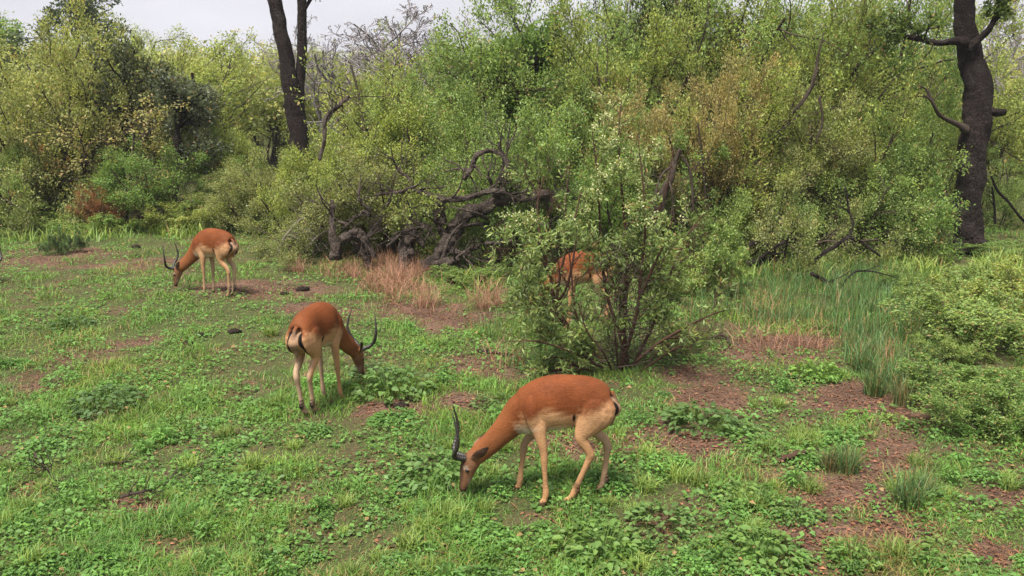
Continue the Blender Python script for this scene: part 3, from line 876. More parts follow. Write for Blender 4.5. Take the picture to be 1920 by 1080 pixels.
Yr = 16.4
base = G(1818, 470)
t0 = V(1800, -140, Yr)
big_tree('great_tree', 'great dark-barked tree with thick bare trunk at the right', (base[0], Yr), 
    [[(1822, 492, 108, 0), (1820, 472, 82, 0), (1818, 450, 68, 0), (1815, 400, 61, 0), (1819, 340, 62, 0), (1824, 280, 66, 0), (1832, 225, 66, 0), (1834, 170, 64, .05), (1822, 110, 58, .1), (1811, 60, 50, .1), (1808, 0, 46, .1), (1804, -70, 46, .1), (1798, -150, 42, .1)]],
    [([(1812, 80, 24, -.1), (1785, 76, 17, -.25), (1760, 81, 14, -.3), (1730, 75, 13, -.4), (1700, 68, 11, -.5), (1672, 66, 9, -.6), (1655, 45, 6, -.7)], 12, .35, None, M_BARK),
     ([(1815, 92, 24, -.1), (1838, 72, 17, -.2), (1856, 52, 14, -.3), (1868, 30, 13, -.3), (1876, 10, 12, -.3), (1890, 22, 8, -.3)], 6, .3, None, M_BARK),
     ([(1812, 243, 24, -.1), (1795, 232, 13, -.2), (1765, 218, 9, -.3), (1750, 195, 8, -.4), (1738, 170, 6, -.4), (1725, 160, 4, -.4)], 2, .4, 'thin leafless grey bough bending up to the left', M_TWIG),
     ([(1750, 195, 6, -.4), (1735, 180, 5, -.5), (1712, 182, 4, -.6), (1690, 188, 3, -.6)], 2, .3, 'thin leafless grey bough bending up to the left', M_TWIG),
     ([(1840, 212, 30, -.05), (1866, 210, 20, -.1), (1884, 210, 15, -.1)], 0, 0, 'short broken stub of a bough', M_BARK)],
    Yr, 31, [(t0, (-.6, -.3, .7), 2.6), (t0, (.6, .1, .8), 2.6), (t0, (0, .5, .9), 2.8), (t0, (.1, -.6, .8), 2.2)])
Yl = 20.5
base = V(560, 410, Yl)
ta, tb_ = V(470, -140, Yl), V(560, -150, Yl)
big_tree('forked_tree', 'black forked tree trunk rising behind the middle shrubs', (base[0], Yl),
    [[(566, 425, 58, 0), (562, 330, 50, 0), (560, 260, 46, 0), (552, 210, 42, 0), (545, 165, 40, 0), (536, 110, 36, 0), (526, 55, 34, 0), (514, 0, 34, 0), (495, -70, 30, 0), (470, -150, 26, 0)],
     [(562, 240, 34, .05), (560, 190, 28, .1), (563, 130, 25, .12), (567, 70, 23, .12), (565, 0, 22, .12), (562, -70, 22, .12), (560, -150, 18, .12)]],
    [([(568, 22, 12, .1), (576, 8, 9, .1), (590, -12, 8, .1), (610, -40, 6, .1)], 2, .4, None, M_BARK),
     ([(500, -50, 12, 0), (470, -40, 9, -.2), (440, -30, 7, -.3), (415, -8, 4, -.4)], 4, .4, None, M_BARK)],
    Yl, 32, [(ta, (-.7, -.3, .7), 2.8), (ta, (.1, .5, .9), 2.6), (tb_, (.6, .1, .8), 2.8), (tb_, (.1, -.6, .8), 2.4)])

# ------------------------------------------------------------------ fallen tree, stump, snag, dead branches
def wood(name, label, cat, Y, limbs, seed, mat=M_DEAD, twn=0, L=.5, parts='limb', group=None, main='trunk', rough=.3):
    """first limb is the main piece, the others are its child limbs"""
    rng = RS(seed)
    b = V(limbs[0][0][0], limbs[0][0][1], Y)
    off = np.array([b[0], Y, float(gz(b[0], Y))])
    root = thing(name, off, label, cat, group)
    for k, pix in enumerate(limbs):
        tb = Tubes()
        Q = limb(tb, pix, Y, rng, 16 if k == 0 else 10, rough * 1.1, 12, splinter=True, kink=.28)
        if twn: twigs_on(tb, rng, Q, twn if k else max(1, twn // 2), L, [], TW)
        for i in range(len(tb.v)): tb.v[i] = tb.v[i] - off
        nm = main if k == 0 else parts
        link(nm, tb.mesh(name + '_' + nm, mat), root)
    return root

tangle = []
rt = RS(40)
for k in range(14):
    a, b_ = 640 + 330 * rt.rand(), 350 + 120 * rt.rand()
    L_, an = 40 + 70 * rt.rand(), rt.rand() * 3.1
    pts = []
    for t in range(5):
        w_ = (9 - 1.7 * t) * (.6 + .6 * rt.rand())
        pts.append((a, b_, w_, -.3 + .5 * rt.rand() if t == 0 else pts[-1][3] + .12 * rt.randn()))
        an += rt.randn() * .45
        a, b_ = a + math.cos(an) * L_ / 4, b_ - math.sin(an) * L_ / 4
    tangle.append(pts)
wood('fallen_tree', 'twisted dead fallen tree lying across the middle of the thicket', 'fallen tree', 14.6,
     [[(795, 498, 26, -.3), (828, 474, 32, -.2), (845, 440, 35, 0), (868, 408, 34, .1), (905, 390, 28, .2), (950, 376, 24, .2), (1000, 366, 24, .1), (1040, 366, 28, 0), (1072, 366, 32, 0)],
      [(832, 420, 16, -.05), (827, 390, 15, -.1), (832, 376, 13, -.1), (870, 372, 14, -.15), (905, 362, 13, -.15), (945, 358, 12, -.15)],
      [(925, 368, 16, .1), (940, 335, 17, .05), (952, 312, 14, 0), (940, 285, 9, 0), (935, 266, 6, 0)],
      [(938, 288, 9, 0), (915, 283, 10, .05), (893, 293, 13, .1), (884, 316, 14, .1), (870, 335, 10, .1)],
      [(832, 372, 9, -.1), (810, 368, 9, .1), (775, 358, 8, .2), (745, 360, 7, .3), (705, 365, 6, .4)],
      [(845, 470, 22, -.2), (870, 475, 14, -.3), (895, 462, 10, -.4)],
      [(800, 495, 24, -.3), (835, 492, 22, -.4), (860, 488, 12, -.5)],
      [(910, 455, 10, -.2), (935, 456, 9, -.3), (960, 452, 7, -.4)],
      [(825, 400, 12, 0), (815, 380, 10, .1), (822, 420, 14, .1), (830, 440, 14, .1)]] + tangle, 41, twn=5, L=.6)
wood('tree_stump', 'broken reddish-brown stump left of the fallen tree', 'stump', 14.5,
     [[(764, 512, 40, 0), (762, 480, 36, 0), (765, 455, 32, 0), (768, 432, 26, .1), (775, 425, 12, .1)],
      [(768, 450, 16, -.05), (785, 446, 14, -.1), (792, 462, 9, -.15)],
      [(765, 432, 12, 0), (745, 445, 8, -.1), (725, 462, 6, -.2)]], 42, twn=1, L=.4, parts='branch')
wood('dead_tree', 'dark dead tree with hanging roots left of the stump', 'dead trunk', 14.5,
     [[(632, 485, 28, 0), (628, 455, 22, 0), (622, 425, 14, .1), (624, 400, 10, .3), (622, 375, 7, .4)],
      [(640, 450, 20, -.1), (660, 438, 22, -.1), (678, 440, 20, -.1), (690, 455, 14, -.1), (700, 480, 10, -.1)],
      [(690, 500, 20, 0), (684, 475, 18, 0), (676, 450, 14, 0)],
      [(600, 300, 9, .3), (608, 260, 9, .3), (612, 220, 10, .3), (640, 195, 9, .3), (655, 180, 6, .3)]], 43, M_DEAD, twn=4, L=.55, parts='branch')
wood('broken_snag', 'pale broken snag poking out of the right thicket', 'snag', 15.6,
     [[(1440, 270, 5, .2), (1480, 220, 7, .1), (1515, 175, 9, 0), (1528, 140, 8, 0), (1535, 100, 5, 0), (1545, 60, 2, 0)],
      [(1420, 265, 4, .1), (1455, 250, 5, .1), (1495, 218, 6, .1)],
      [(1536, 180, 6, 0), (1542, 225, 5, 0), (1530, 270, 4, 0)]], 44, M_TWIG, twn=3, L=.5, parts='branch', main='stem')
wood('dead_brush', 'tangle of dark hanging roots behind the pale-tipped shrub', 'dead branches', 14.1,
     [[(1225, 440, 30, 0), (1232, 400, 26, 0), (1245, 360, 20, 0), (1262, 315, 16, .1), (1275, 280, 9, .1)],
      [(1262, 310, 5, -.1), (1240, 330, 5, -.2), (1230, 370, 5, -.3), (1235, 410, 4, -.3)],
      [(1278, 290, 5, -.1), (1295, 325, 6, -.1), (1298, 370, 6, -.1), (1300, 400, 5, -.1)],
      [(1255, 340, 5, -.1), (1262, 375, 4, -.2), (1258, 410, 4, -.2)],
      [(1240, 360, 5, -.1), (1220, 385, 4, -.2), (1212, 420, 4, -.2)]], 45, M_TWIG, twn=5, L=.4, parts='root', main='stem')
wood('arching_branch', 'dark arching dead branches under the right thicket', 'dead branch', 13.9,
     [[(1515, 500, 9, 0), (1540, 478, 9, 0), (1565, 462, 9, 0), (1590, 446, 8, 0), (1615, 455, 7, 0), (1650, 480, 5, .1)],
      [(1590, 446, 6, 0), (1600, 420, 5, 0), (1592, 395, 5, .1), (1585, 350, 4, .1)]], 46, M_BARK, twn=3, L=.4, parts='branch', main='stem')
wood('arching_branch', 'thick dark bent branch lying left under the right thicket', 'dead branch', 14.3,
     [[(1400, 495, 13, 0), (1425, 490, 15, 0), (1455, 485, 14, 0), (1440, 462, 13, 0), (1420, 455, 11, .1), (1395, 465, 8, .1)],
      [(1420, 490, 9, 0), (1445, 470, 7, -.1), (1475, 450, 5, -.1)]], 47, M_BARK, twn=2, L=.4, parts='branch', main='stem')
wood('arching_branch', 'slim dark hoop of a branch above the reedy grass', 'dead branch', 12.9,
     [[(1575, 545, 4, 0), (1590, 520, 4, 0), (1610, 508, 4, 0), (1640, 510, 3, 0), (1680, 520, 2, 0)],
      [(1520, 512, 8, .2), (1545, 525, 9, .2), (1560, 545, 7, .1)]], 48, M_BARK, twn=1, L=.3, parts='branch', main='stem')
wood('dead_twigs', 'dark slanting dead twigs right of the great trunk', 'dead branch', 17.5,
     [[(1925, 420, 6, 0), (1895, 385, 6, 0), (1870, 355, 6, 0), (1858, 330, 4, 0)], [(1866, 420, 5, 0), (1864, 380, 5, 0), (1860, 350, 4, 0)]], 49, M_BARK, twn=3, L=.4, parts='branch', main='stem')
wood('dead_twigs', 'pale bare twigs sprawling right of the farthest antelope', 'dead branch', 15.4,
     [[(520, 480, 3, 0), (530, 450, 4, 0), (560, 415, 4, .1), (600, 385, 3, .2)], [(600, 470, 3, 0), (575, 440, 3, 0), (548, 420, 3, 0)], [(640, 420, 3, .1), (600, 440, 4, 0), (570, 470, 3, -.1)]], 50, M_PALE, twn=6, L=.5, parts='branch', main='stem')

def lying(name, label, pts, seed, mat, tw=0, L=.3, lift=.03):
    """dead wood on the lawn: (px, py, radius in metres) along it"""
    rng = RS(seed)
    P = []
    for px, py, r in pts:
        g = G(px, py)
        P.append([g[0], g[1], g[2] + r + lift * rng.rand(), r])
    off = np.array(P[0][:3])
    tb = Tubes()
    Q = catmull(P, 6)
    Q[:, :3] += rng.randn(len(Q), 3) * .006
    tb.add(Q[:, :3] - off, Q[:, 3], 7, (.5, 0, .5), .3, rng)
    Q[:, :3] -= off
    if tw: twigs_on(tb, rng, Q, tw, L, [], TW[:2], .1)
    o = link(name, tb.mesh(name, mat), None, off)
    return tag(o, label, 'dead branch')
lying('fallen_branch', 'dark dead branch with thin twigs lying on the lawn at lower left', [(66, 858, .010), (82, 872, .014), (100, 900, .012), (135, 912, .015), (165, 922, .006)], 61, M_TWIG, 14, .28)
lying('fallen_branch', 'short dark stick on the lawn right of the twiggy dead branch', [(185, 870, .006), (215, 872, .010), (245, 872, .005)], 62, M_TWIG, 2, .12)
lying('fallen_branch', 'thin dark twig curving over the lawn at lower left', [(230, 950, .012), (270, 935, .010), (310, 912, .007), (335, 888, .004)], 63, M_TWIG, 5, .25, .12)
lying('fallen_log', 'short brown log lying on bare ground in front of the near right bushes', [(1462, 868, .018), (1485, 862, .024), (1512, 856, .024)], 64, M_RED, 0, .12)
lying('fallen_branch', 'bent tan stick right of the pale-tipped shrub', [(1290, 640, .012), (1330, 636, .015), (1355, 635, .015), (1372, 650, .015)], 65, M_TWIG, 1, .2, .1)
lying('fallen_branch', 'dark stick lying left of the pale-tipped shrub', [(895, 662, .012), (925, 664, .018), (960, 668, .010)], 66, M_BARK, 2, .15)

# ------------------------------------------------------------------ the pale-tipped shrub in the middle
def centre_shrub():
    global WK
    WK = .8
    rng = RS(71)
    Y = 9.3
    b = G(1160, 700)
    off = np.array([b[0], b[1], b[2]])
    root = thing('flowering_shrub', off, 'tall shrub with reddish stems and pale flowering tips in the middle of the clearing', 'shrub')
    SP = [dict(seg=5, wig=.15, up=.05, sides=4, leaf=True), dict(n=(4, 6), ang=(22, 60), len=(.4, .7), t0=.15, seg=4, wig=.16, up=.06, leaf=True, rr=.5, sides=3), dict(n=(3, 4), ang=(22, 55), len=(.4, .65), t0=.15, seg=3, wig=.15, up=.04, leaf=True, rr=.5, sides=3)]
    stems = [
        [(1120, 690, 16, .1), (1090, 655, 15, .05), (1062, 610, 16, 0), (1042, 578, 15, 0), (1036, 545, 10, 0), (1028, 500, 8, 0), (1010, 455, 7, -.05), (985, 420, 4, -.1)],
        [(1042, 578, 10, 0), (1048, 530, 9, .05), (1058, 480, 8, .1), (1075, 420, 6, .1), (1090, 360, 4, .1)],
        [(1040, 572, 9, 0), (1060, 545, 8, -.1), (1072, 500, 7, -.15), (1080, 450, 4, -.15)],
        [(1028, 510, 7, 0), (1010, 480, 5, -.1), (985, 470, 3, -.2), (960, 480, 3, -.25)],
        [(1025, 500, 7, .1), (1012, 440, 6, .1), (1008, 380, 5, .15), (1020, 330, 3, .2)],
        [(1060, 612, 8, 0), (1035, 600, 6, -.1), (1010, 590, 5, -.2), (985, 600, 4, -.25)],
        [(1165, 705, 22, 0), (1170, 660, 20, 0), (1168, 610, 18, .05), (1172, 560, 16, .1), (1176, 500, 13, .15), (1172, 430, 10, .2), (1165, 350, 8, .2), (1160, 260, 5, .2), (1165, 190, 3, .2)],
        [(1155, 710, 14, -.05), (1180, 640, 12, -.1), (1195, 580, 11, -.1), (1202, 510, 9, -.1), (1210, 430, 7, -.1), (1205, 340, 5, -.1), (1195, 250, 3, -.05)],
        [(1180, 690, 14, .1), (1160, 620, 12, .15), (1140, 560, 10, .2), (1130, 500, 8, .25), (1125, 420, 7, .3), (1120, 330, 5, .3), (1110, 240, 3, .3)],
        [(1185, 690, 12, .1), (1215, 630, 10, .15), (1240, 570, 8, .2), (1262, 500, 7, .25), (1290, 440, 5, .3), (1320, 400, 3, .3)],
        [(1190, 680, 10, -.1), (1240, 640, 9, -.25), (1290, 612, 7, -.4), (1330, 592, 5, -.5), (1365, 580, 3, -.55)],
        [(1190, 700, 9, .2), (1230, 665, 8, .3), (1270, 640, 6, .4), (1310, 640, 3, .45)],
        [(1150, 700, 10, .1), (1115, 660, 8, .3), (1080, 590, 7, .4), (1070, 500, 5, .5), (1060, 400, 4, .5), (1070, 300, 3, .5)],
        [(1200, 560, 8, -.1), (1225, 500, 7, -.2), (1248, 450, 5, -.25), (1265, 400, 3, -.3)],
        [(1172, 500, 7, .1), (1215, 440, 6, .3), (1250, 350, 4, .4), (1262, 280, 3, .45)],
        [(1130, 690, 8, -.15), (1070, 660, 6, -.35), (1010, 640, 5, -.45), (960, 640, 3, -.5)],
        [(1150, 700, 7, -.1), (1130, 660, 6, -.3), (1100, 620, 5, -.4), (1085, 570, 3, -.45)],
        [(1160, 700, 7, -.1), (1155, 650, 6, -.3), (1150, 600, 5, -.4), (1140, 550, 3, -.45)],
        [(1195, 700, 7, -.05), (1240, 670, 6, -.2), (1275, 650, 5, -.3), (1300, 655, 3, -.35)],
        [(1150, 705, 7, -.05), (1090, 690, 6, -.15), (1050, 670, 5, -.2), (1015, 675, 3, -.25)]]
    twigs, first = [], True
    for k, pix in enumerate(stems):
        tb = Tubes()
        Q = limb(tb, pix, Y, rng, 8, .12, 6)
        for i in range(len(tb.v)): tb.v[i] = tb.v[i] - off
        q0 = Q.copy(); q0[:, :3] -= off
        twigs_on(tb, rng, q0, 10 if len(pix) > 5 else 5, .37, twigs, SP, .22)
        link('stem', tb.mesh('flowering_shrub_stem', M_RED), root)
    WK = 1.0
    def shown(tw):
        m = tw[0][-1] + off
        a, b_ = project(*m)
        if (965 < a < 1085 and 200 < b_ < 392 and rng.rand() < .85) or (a > 1270 and b_ < 330 and rng.rand() < .8): return False
        if (a < 945 or a > 1285) and rng.rand() < .8: return False
        if b_ < 300 and rng.rand() < .45: return False
        m = tw[0][len(tw[0]) // 2] + off
        a, b_ = project(*m)
        if 960 < a < 1090 and 335 < b_ < 400 and rng.rand() < .9: return False
        return not (1018 < a < 1092 and 466 < b_ < 548 and rng.rand() < .92) and not (1080 < a < 1190 and 500 < b_ < 600 and rng.rand() < .75)
    twigs = [t for t in twigs if shown(t)]
    tb = Tubes()
    for k in range(200):
        p0 = np.array([.02 + rng.randn() * .16, rng.randn() * .14, .05 + 1.2 * rng.rand()])
        pts, _ = wander(rng, p0, nrm(np.array([rng.randn() * .5, rng.randn() * .5, rng.rand() * 1.2 - .2])), .25 + .4 * rng.rand(), 5, .25, 0)
        tb.add(pts, np.linspace(.005, .002, len(pts)), 4, cap=False)
    link('dead_twigs', tb.mesh('dead_twigs', M_TWIG), root)
    v, q, t = foliage(rng, twigs, per=7, L=.066, W=.017, spread=.028, along=.6, upn=.6, dryall=.02, drypatch=.008)
    c = link('crown', mesh_np('flowering_shrub_crown', v, q, t, False, M_LEAF), root)
    c.color = (.19, .27, .105, 1)
    # pale flower heads on the upper twig ends
    m = [p for p, cl, lv in twigs if p[-1, 2] > 1.65 and rng.rand() < .55]
    P = np.vstack([p[-1] + rng.randn(9, 3) * .022 for p in m])
    n = len(P)
    v, q = leaves_geo(P, nrm(rng.randn(n, 3)) + np.array([0, 0, .4]), rng.randn(n, 3), np.full(n, .028), np.full(n, .018))
    f = link('flower_heads', mesh_np('flower_heads', v, q, np.tile([.3, 0, .6], (len(v), 1)), False, M_LEAF), root)
    f.color = (.42, .45, .26, 1)
centre_shrub()

# ------------------------------------------------------------------ weed clumps, tufts, clods
def herb_mesh(seed, n=70, R=.2, H=.13, L=.075, W=.05):
    rng = RS(seed)
    a = rng.rand(n) * 6.283
    r = R * np.sqrt(rng.rand(n))
    hgt = H * (1 - (r / R) ** 2 * .75) * (.45 + .6 * rng.rand(n))
    P = np.stack([np.cos(a) * r, np.sin(a) * r, hgt], 1)
    A = np.stack([np.cos(a + rng.randn(n) * .6), np.sin(a + rng.randn(n) * .6), rng.rand(n) * .5 - .3], 1)
    N = np.stack([rng.randn(n) * .3, rng.randn(n) * .3 - .1, np.ones(n)], 1)
    k = .55 + .7 * rng.rand(n)
    # six-point leaf made of two quads
    A = nrm(A); N = nrm(N - A * (N * A).sum(1, keepdims=True)); Sd = np.cross(A, N)
    l, w = (L * k)[:, None], (W * k)[:, None]
    pts = [P, P + A * l * .35 + Sd * w * .5 + N * w * .16, P + A * l * .75 + Sd * w * .33 + N * w * .05, P + A * l - N * l * .12, P + A * l * .75 - Sd * w * .33 + N * w * .05, P + A * l * .35 - Sd * w * .5 + N * w * .16]
    v = np.stack(pts, 1).reshape(-1, 3)
    b = np.arange(n)[:, None] * 6
    q = np.vstack([b + np.array([[0, 1, 2, 3]]), b + np.array([[0, 3, 4, 5]])])
    t = np.stack([rng.rand(n) * .6, (rng.rand(n) < .02) * .8, .25 + .65 * rng.rand(n)], 1)
    # stalks down to the soil
    sv = np.stack([P + np.array([.002, 0, 0]), P - np.array([.002, 0, 0]), np.stack([P[:, 0] * .4 - .002, P[:, 1] * .4, np.full(n, -.02)], 1), np.stack([P[:, 0] * .4 + .002, P[:, 1] * .4, np.full(n, -.02)], 1)], 1).reshape(-1, 3)
    sq = np.arange(n * 4).reshape(-1, 4) + len(v)
    return mesh_np('weed_leaves', np.vstack([v, sv]), np.vstack([q, sq]), np.vstack([np.repeat(t, 6, axis=0), np.tile([.3, 0, .3], (n * 4, 1))]), False, M_LEAF)
HERBS = [herb_mesh(s, n, R, H, L, W) for s, n, R, H, L, W in ((81, 130, .20, .11, .048, .03), (82, 110, .16, .10, .04, .022), (83, 210, .25, .14, .05, .032), (84, 150, .2, .09, .035, .022), (87, 60, .11, .17, .06, .022), (88, 240, .3, .07, .028, .02), (89, 120, .14, .2, .045, .02))]

def herb(px, py, s, k, label, color=(.10, .18, .055), group=None, rng=RS(85)):
    g = G(px, py)
    o = link('weed_clump', HERBS[k], None, g)
    o.rotation_euler = (0, 0, rng.rand() * 6.28)
    o.scale = (s, s, s * (.8 + .5 * rng.rand()))
    o.color = (*color, 1)
    return tag(o, label, 'weed', group)
herb(735, 735, 1.7, 2, 'biggest leafy weed clump, right under the middle antelope\'s muzzle')
herb(700, 700, 1.2, 0, 'leafy weed clump just behind the biggest one near the middle antelope', (0.091, 0.156, 0.065))
herb(815, 895, 1.35, 2, 'leafy weed clump right in front of the nearest antelope\'s muzzle')
herb(1125, 1035, 1.25, 2, 'leafy weed clump at the bottom edge below the nearest antelope', (0.111, 0.195, 0.052))
herb(1310, 800, 1.4, 2, 'dark leafy weed clump right of the nearest antelope\'s rump', (0.078, 0.143, 0.046))
herb(1390, 815, 1.1, 0, 'leafy weed clump right of the dark one beside the nearest antelope')
herb(1530, 705, 1.1, 2, 'bright green weed clump standing before the reedy grass', (0.130, 0.234, 0.052))
herb(1610, 782, .8, 1, 'small rounded bright green weed on the bare soil below the reeds', (0.130, 0.247, 0.046))
herb(1675, 790, .8, 1, 'pale green weed beside the small rounded one on bare soil', (0.156, 0.247, 0.065))
herb(200, 760, 1.5, 2, 'dark leafy weed clump on the left lawn', (0.072, 0.130, 0.046))
herb(135, 612, 1.4, 0, 'dark weed patch on the back of the left lawn', (0.072, 0.130, 0.046))
herb(1390, 935, 1.1, 0, 'light green weed clump in the lower right', (0.124, 0.208, 0.058))
herb(1235, 985, 1.0, 2, 'weed clump below the nearest antelope\'s hind hooves')
herb(1490, 965, 1.1, 3, 'spreading weed clump beside the bare soil, lower right')
herb(1430, 1040, 1.2, 2, 'leafy weed clump at the bottom edge, lower right', (0.111, 0.195, 0.052))
herb(1060, 770, 1.1, 3, 'leafy weeds showing behind the nearest antelope\'s back', (0.078, 0.143, 0.046))
herb(1105, 955, .75, 1, 'small dark green tuft of weeds by the nearest antelope\'s hooves', (0.078, 0.156, 0.039))
herb(1560, 820, .9, 0, 'weed clump left of the bare track, right lawn')
herb(930, 760, 1.2, 3, 'weed clump between the nearest antelope and the pale-tipped shrub', (0.085, 0.150, 0.046))
herb(1760, 1045, 1.1, 0, 'weed clump at the bottom right corner', (0.124, 0.208, 0.058))
herb(1600, 1050, 1.1, 1, 'weed clump on the bottom edge left of the corner one', (0.111, 0.195, 0.052))
rng2 = RS(86)
n_h = 0
while n_h < 150:
    px, py = rng2.rand() * 1960 - 20, 590 + 510 * rng2.rand() ** .7
    g = G(px, py)
    if float(bare(np.array([g[0]]), np.array([g[1]]))[0]) > .55 or (px > 1550 and py < 800): continue
    c = .55 + .75 * rng2.rand()
    herb(px, py, .4 + .45 * rng2.rand(), rng2.randint(0, 7), 'low broad-leaved green weed clump growing in the grass', (.105 * c, .22 * c, .055 * c), 'low weed clumps in the lawn')
    n_h += 1

# two leafy weeds at the left thicket foot
for px, py, s, lab in ((104, 478, 1.0, 'upright bright green leafy plant left of its paler twin'), (140, 474, .9, 'paler green leafy plant at the foot of the left thicket')):
    g = G(px, py)
    me_t, me_c, H, W = PROTO['spray1']
    o = thing('leafy_plant', g, lab, 'plant', None, px, (.19 * s, .19 * s, .34 * s))
    link('stems', me_t, o)
    link('crown', me_c, o).color = (.09, .16, .07, 1)

def tuft_mesh(seed, n, h, w, spread, lean, mat, dryp):
    rng = RS(seed)
    a, r = rng.rand(n) * 6.283, spread * np.sqrt(rng.rand(n))
    t = np.stack([rng.rand(n) * .6, (rng.rand(n) < dryp) * .8, .2 + .7 * rng.rand(n)], 1)
    return blades('tuft_blades', np.cos(a) * r, np.sin(a) * r, h * (.5 + .6 * rng.rand(n)), w * (.7 + .6 * rng.rand(n)), lean * rng.rand(n), t, mat, None, None, None, rng, 3, np.zeros(n))
T_REED = tuft_mesh(91, 170, .34, .007, .09, .8, M_GRASS, .1)
T_GRASS = tuft_mesh(92, 150, .17, .007, .08, 1.2, M_GRASS, .04)
T_STRAW = tuft_mesh(93, 190, .46, .004, .14, 1.7, M_STRAW, 0)
def tuft(me, px, py, s, color, label, cat, name, group=None):
    o = link(name, me, None, G(px, py))
    o.scale = (s, s, s)
    o.rotation_euler = (0, 0, px * 1.7)
    o.color = (*color, 1)
    return tag(o, label, cat, group)
RC = (.075, .14, .055)
tuft(T_REED, 1700, 950, 1.1, RC, 'big dark reed tuft on the bare soil at lower right', 'reed tuft', 'reed_tuft')
tuft(T_REED, 1735, 930, .8, RC, 'reed tuft just behind the big dark one', 'reed tuft', 'reed_tuft')
tuft(T_REED, 1590, 885, .9, RC, 'reed tuft beside the short brown log', 'reed tuft', 'reed_tuft')
tuft(T_REED, 1555, 880, .7, (.10, .12, .06), 'thin dry reed tuft nearest the short brown log', 'reed tuft', 'reed_tuft')
tuft(T_REED, 1640, 740, 1.2, RC, 'tall reed tuft at the front of the reedy hollow', 'reed tuft', 'reed_tuft')
tuft(T_REED, 1615, 700, 1.2, RC, 'tall reed tuft at the left side of the reedy hollow', 'reed tuft', 'reed_tuft')
tuft(T_REED, 1690, 760, 1.1, (.10, .13, .06), 'yellowing reed tuft nearest the near right bushes', 'reed tuft', 'reed_tuft')
tuft(T_REED, 1720, 745, 1.1, RC, 'reed tuft half under the near right bushes', 'reed tuft', 'reed_tuft')
rng2 = RS(94)
n_h = 0
while n_h < 90:
    px, py = rng2.rand() * 1960 - 20, 600 + 490 * rng2.rand() ** .7
    g = G(px, py)
    if float(bare(np.array([g[0]]), np.array([g[1]]))[0]) > .7 or (px > 1550 and py < 780): continue
    c = .8 + .5 * rng2.rand()
    tuft(T_GRASS, px, py, .5 + .6 * rng2.rand(), (.135 * c, .215 * c, .055 * c), 'taller green grass tuft standing out of the short lawn', 'grass tuft', 'grass_tuft', 'green grass tufts in the lawn')
    n_h += 1
for i, (px, py, s, lab) in enumerate(((745, 535, 1.25, 'biggest orange-brown dry grass tuft before the stump'), (705, 505, .95, 'dry grass tuft under the left end of the fallen tree'), (800, 575, .95, 'dry grass tuft nearest the middle antelope'), (905, 580, .85, 'dry grass tuft left of the pale-tipped shrub'), (935, 575, .7, 'small dry grass tuft closest to the pale-tipped shrub'), (660, 520, .8, 'dry grass tuft before the dark dead trunk'), (560, 510, .7, 'dry grass tuft right of the farthest antelope'), (780, 520, 1.0, 'dry grass tuft against the stump foot'))):
    tuft(T_STRAW, px, py, s, (.23, .13, .09), lab, 'dry grass tuft', 'dry_tuft')

def clod(px, py, s, label, seed):
    rng = RS(seed)
    m, k = 9, 12
    th, ph = np.meshgrid(np.linspace(.05, np.pi - .05, m), np.linspace(0, 2 * np.pi, k, endpoint=False), indexing='ij')
    r = s * (1 + .5 * (rng.rand(m, k) - .5))
    v = np.stack([r * np.sin(th) * np.cos(ph) * 1.3, r * np.sin(th) * np.sin(ph), r * np.cos(th) * .6], -1).reshape(-1, 3)
    i, j = np.meshgrid(np.arange(m - 1), np.arange(k), indexing='ij')
    q = np.stack([i * k + j, (i + 1) * k + j, (i + 1) * k + (j + 1) % k, i * k + (j + 1) % k], -1).reshape(-1, 4)
    g = G(px, py)
    o = link('dung_heap', mesh_np('dung_heap', v, q, np.tile([.5, 0, .5], (len(v), 1)), True, M_CLOD), None, (g[0], g[1], g[2] + s * .3))
    tag(o, label, 'dung')
M_CLOD = bark_material('dry_dung', (.02, .015, .012), (.09, .062, .045), (50, 50, 50), .8)
for i, (px, py, s, lab) in enumerate(((568, 545, .075, 'dark dung heap behind the middle antelope'), (533, 553, .05, 'smaller dung heap left of the larger one behind the middle antelope'), (255, 465, .07, 'brown dung heap at the back of the left lawn'), (259, 481, .04, 'small black dung lump below the brown heap'),
    (440, 624, .06, 'dark dung heap on the lawn left of the middle antelope'), (378, 630, .05, 'dung heap left of the dark one on the lawn'), (352, 645, .045, 'brownish dung heap left of the pair'), (752, 765, .06, 'dark reddish clod in the bare patch by the biggest weed clump'))):
    clod(px, py, s, lab, 700 + i)

# ------------------------------------------------------------------ the antelopes
RUF, FAWN, BELLY, NECK = (.200, .057, .017), (.58, .32, .16), (.80, .67, .50), (.245, .082, .027)
LEG, PALE, BLACK, FACE, DARKF = (.50, .27, .13), (.55, .45, .34), (.010, .008, .007), (.27, .13, .07), (.06, .035, .02)

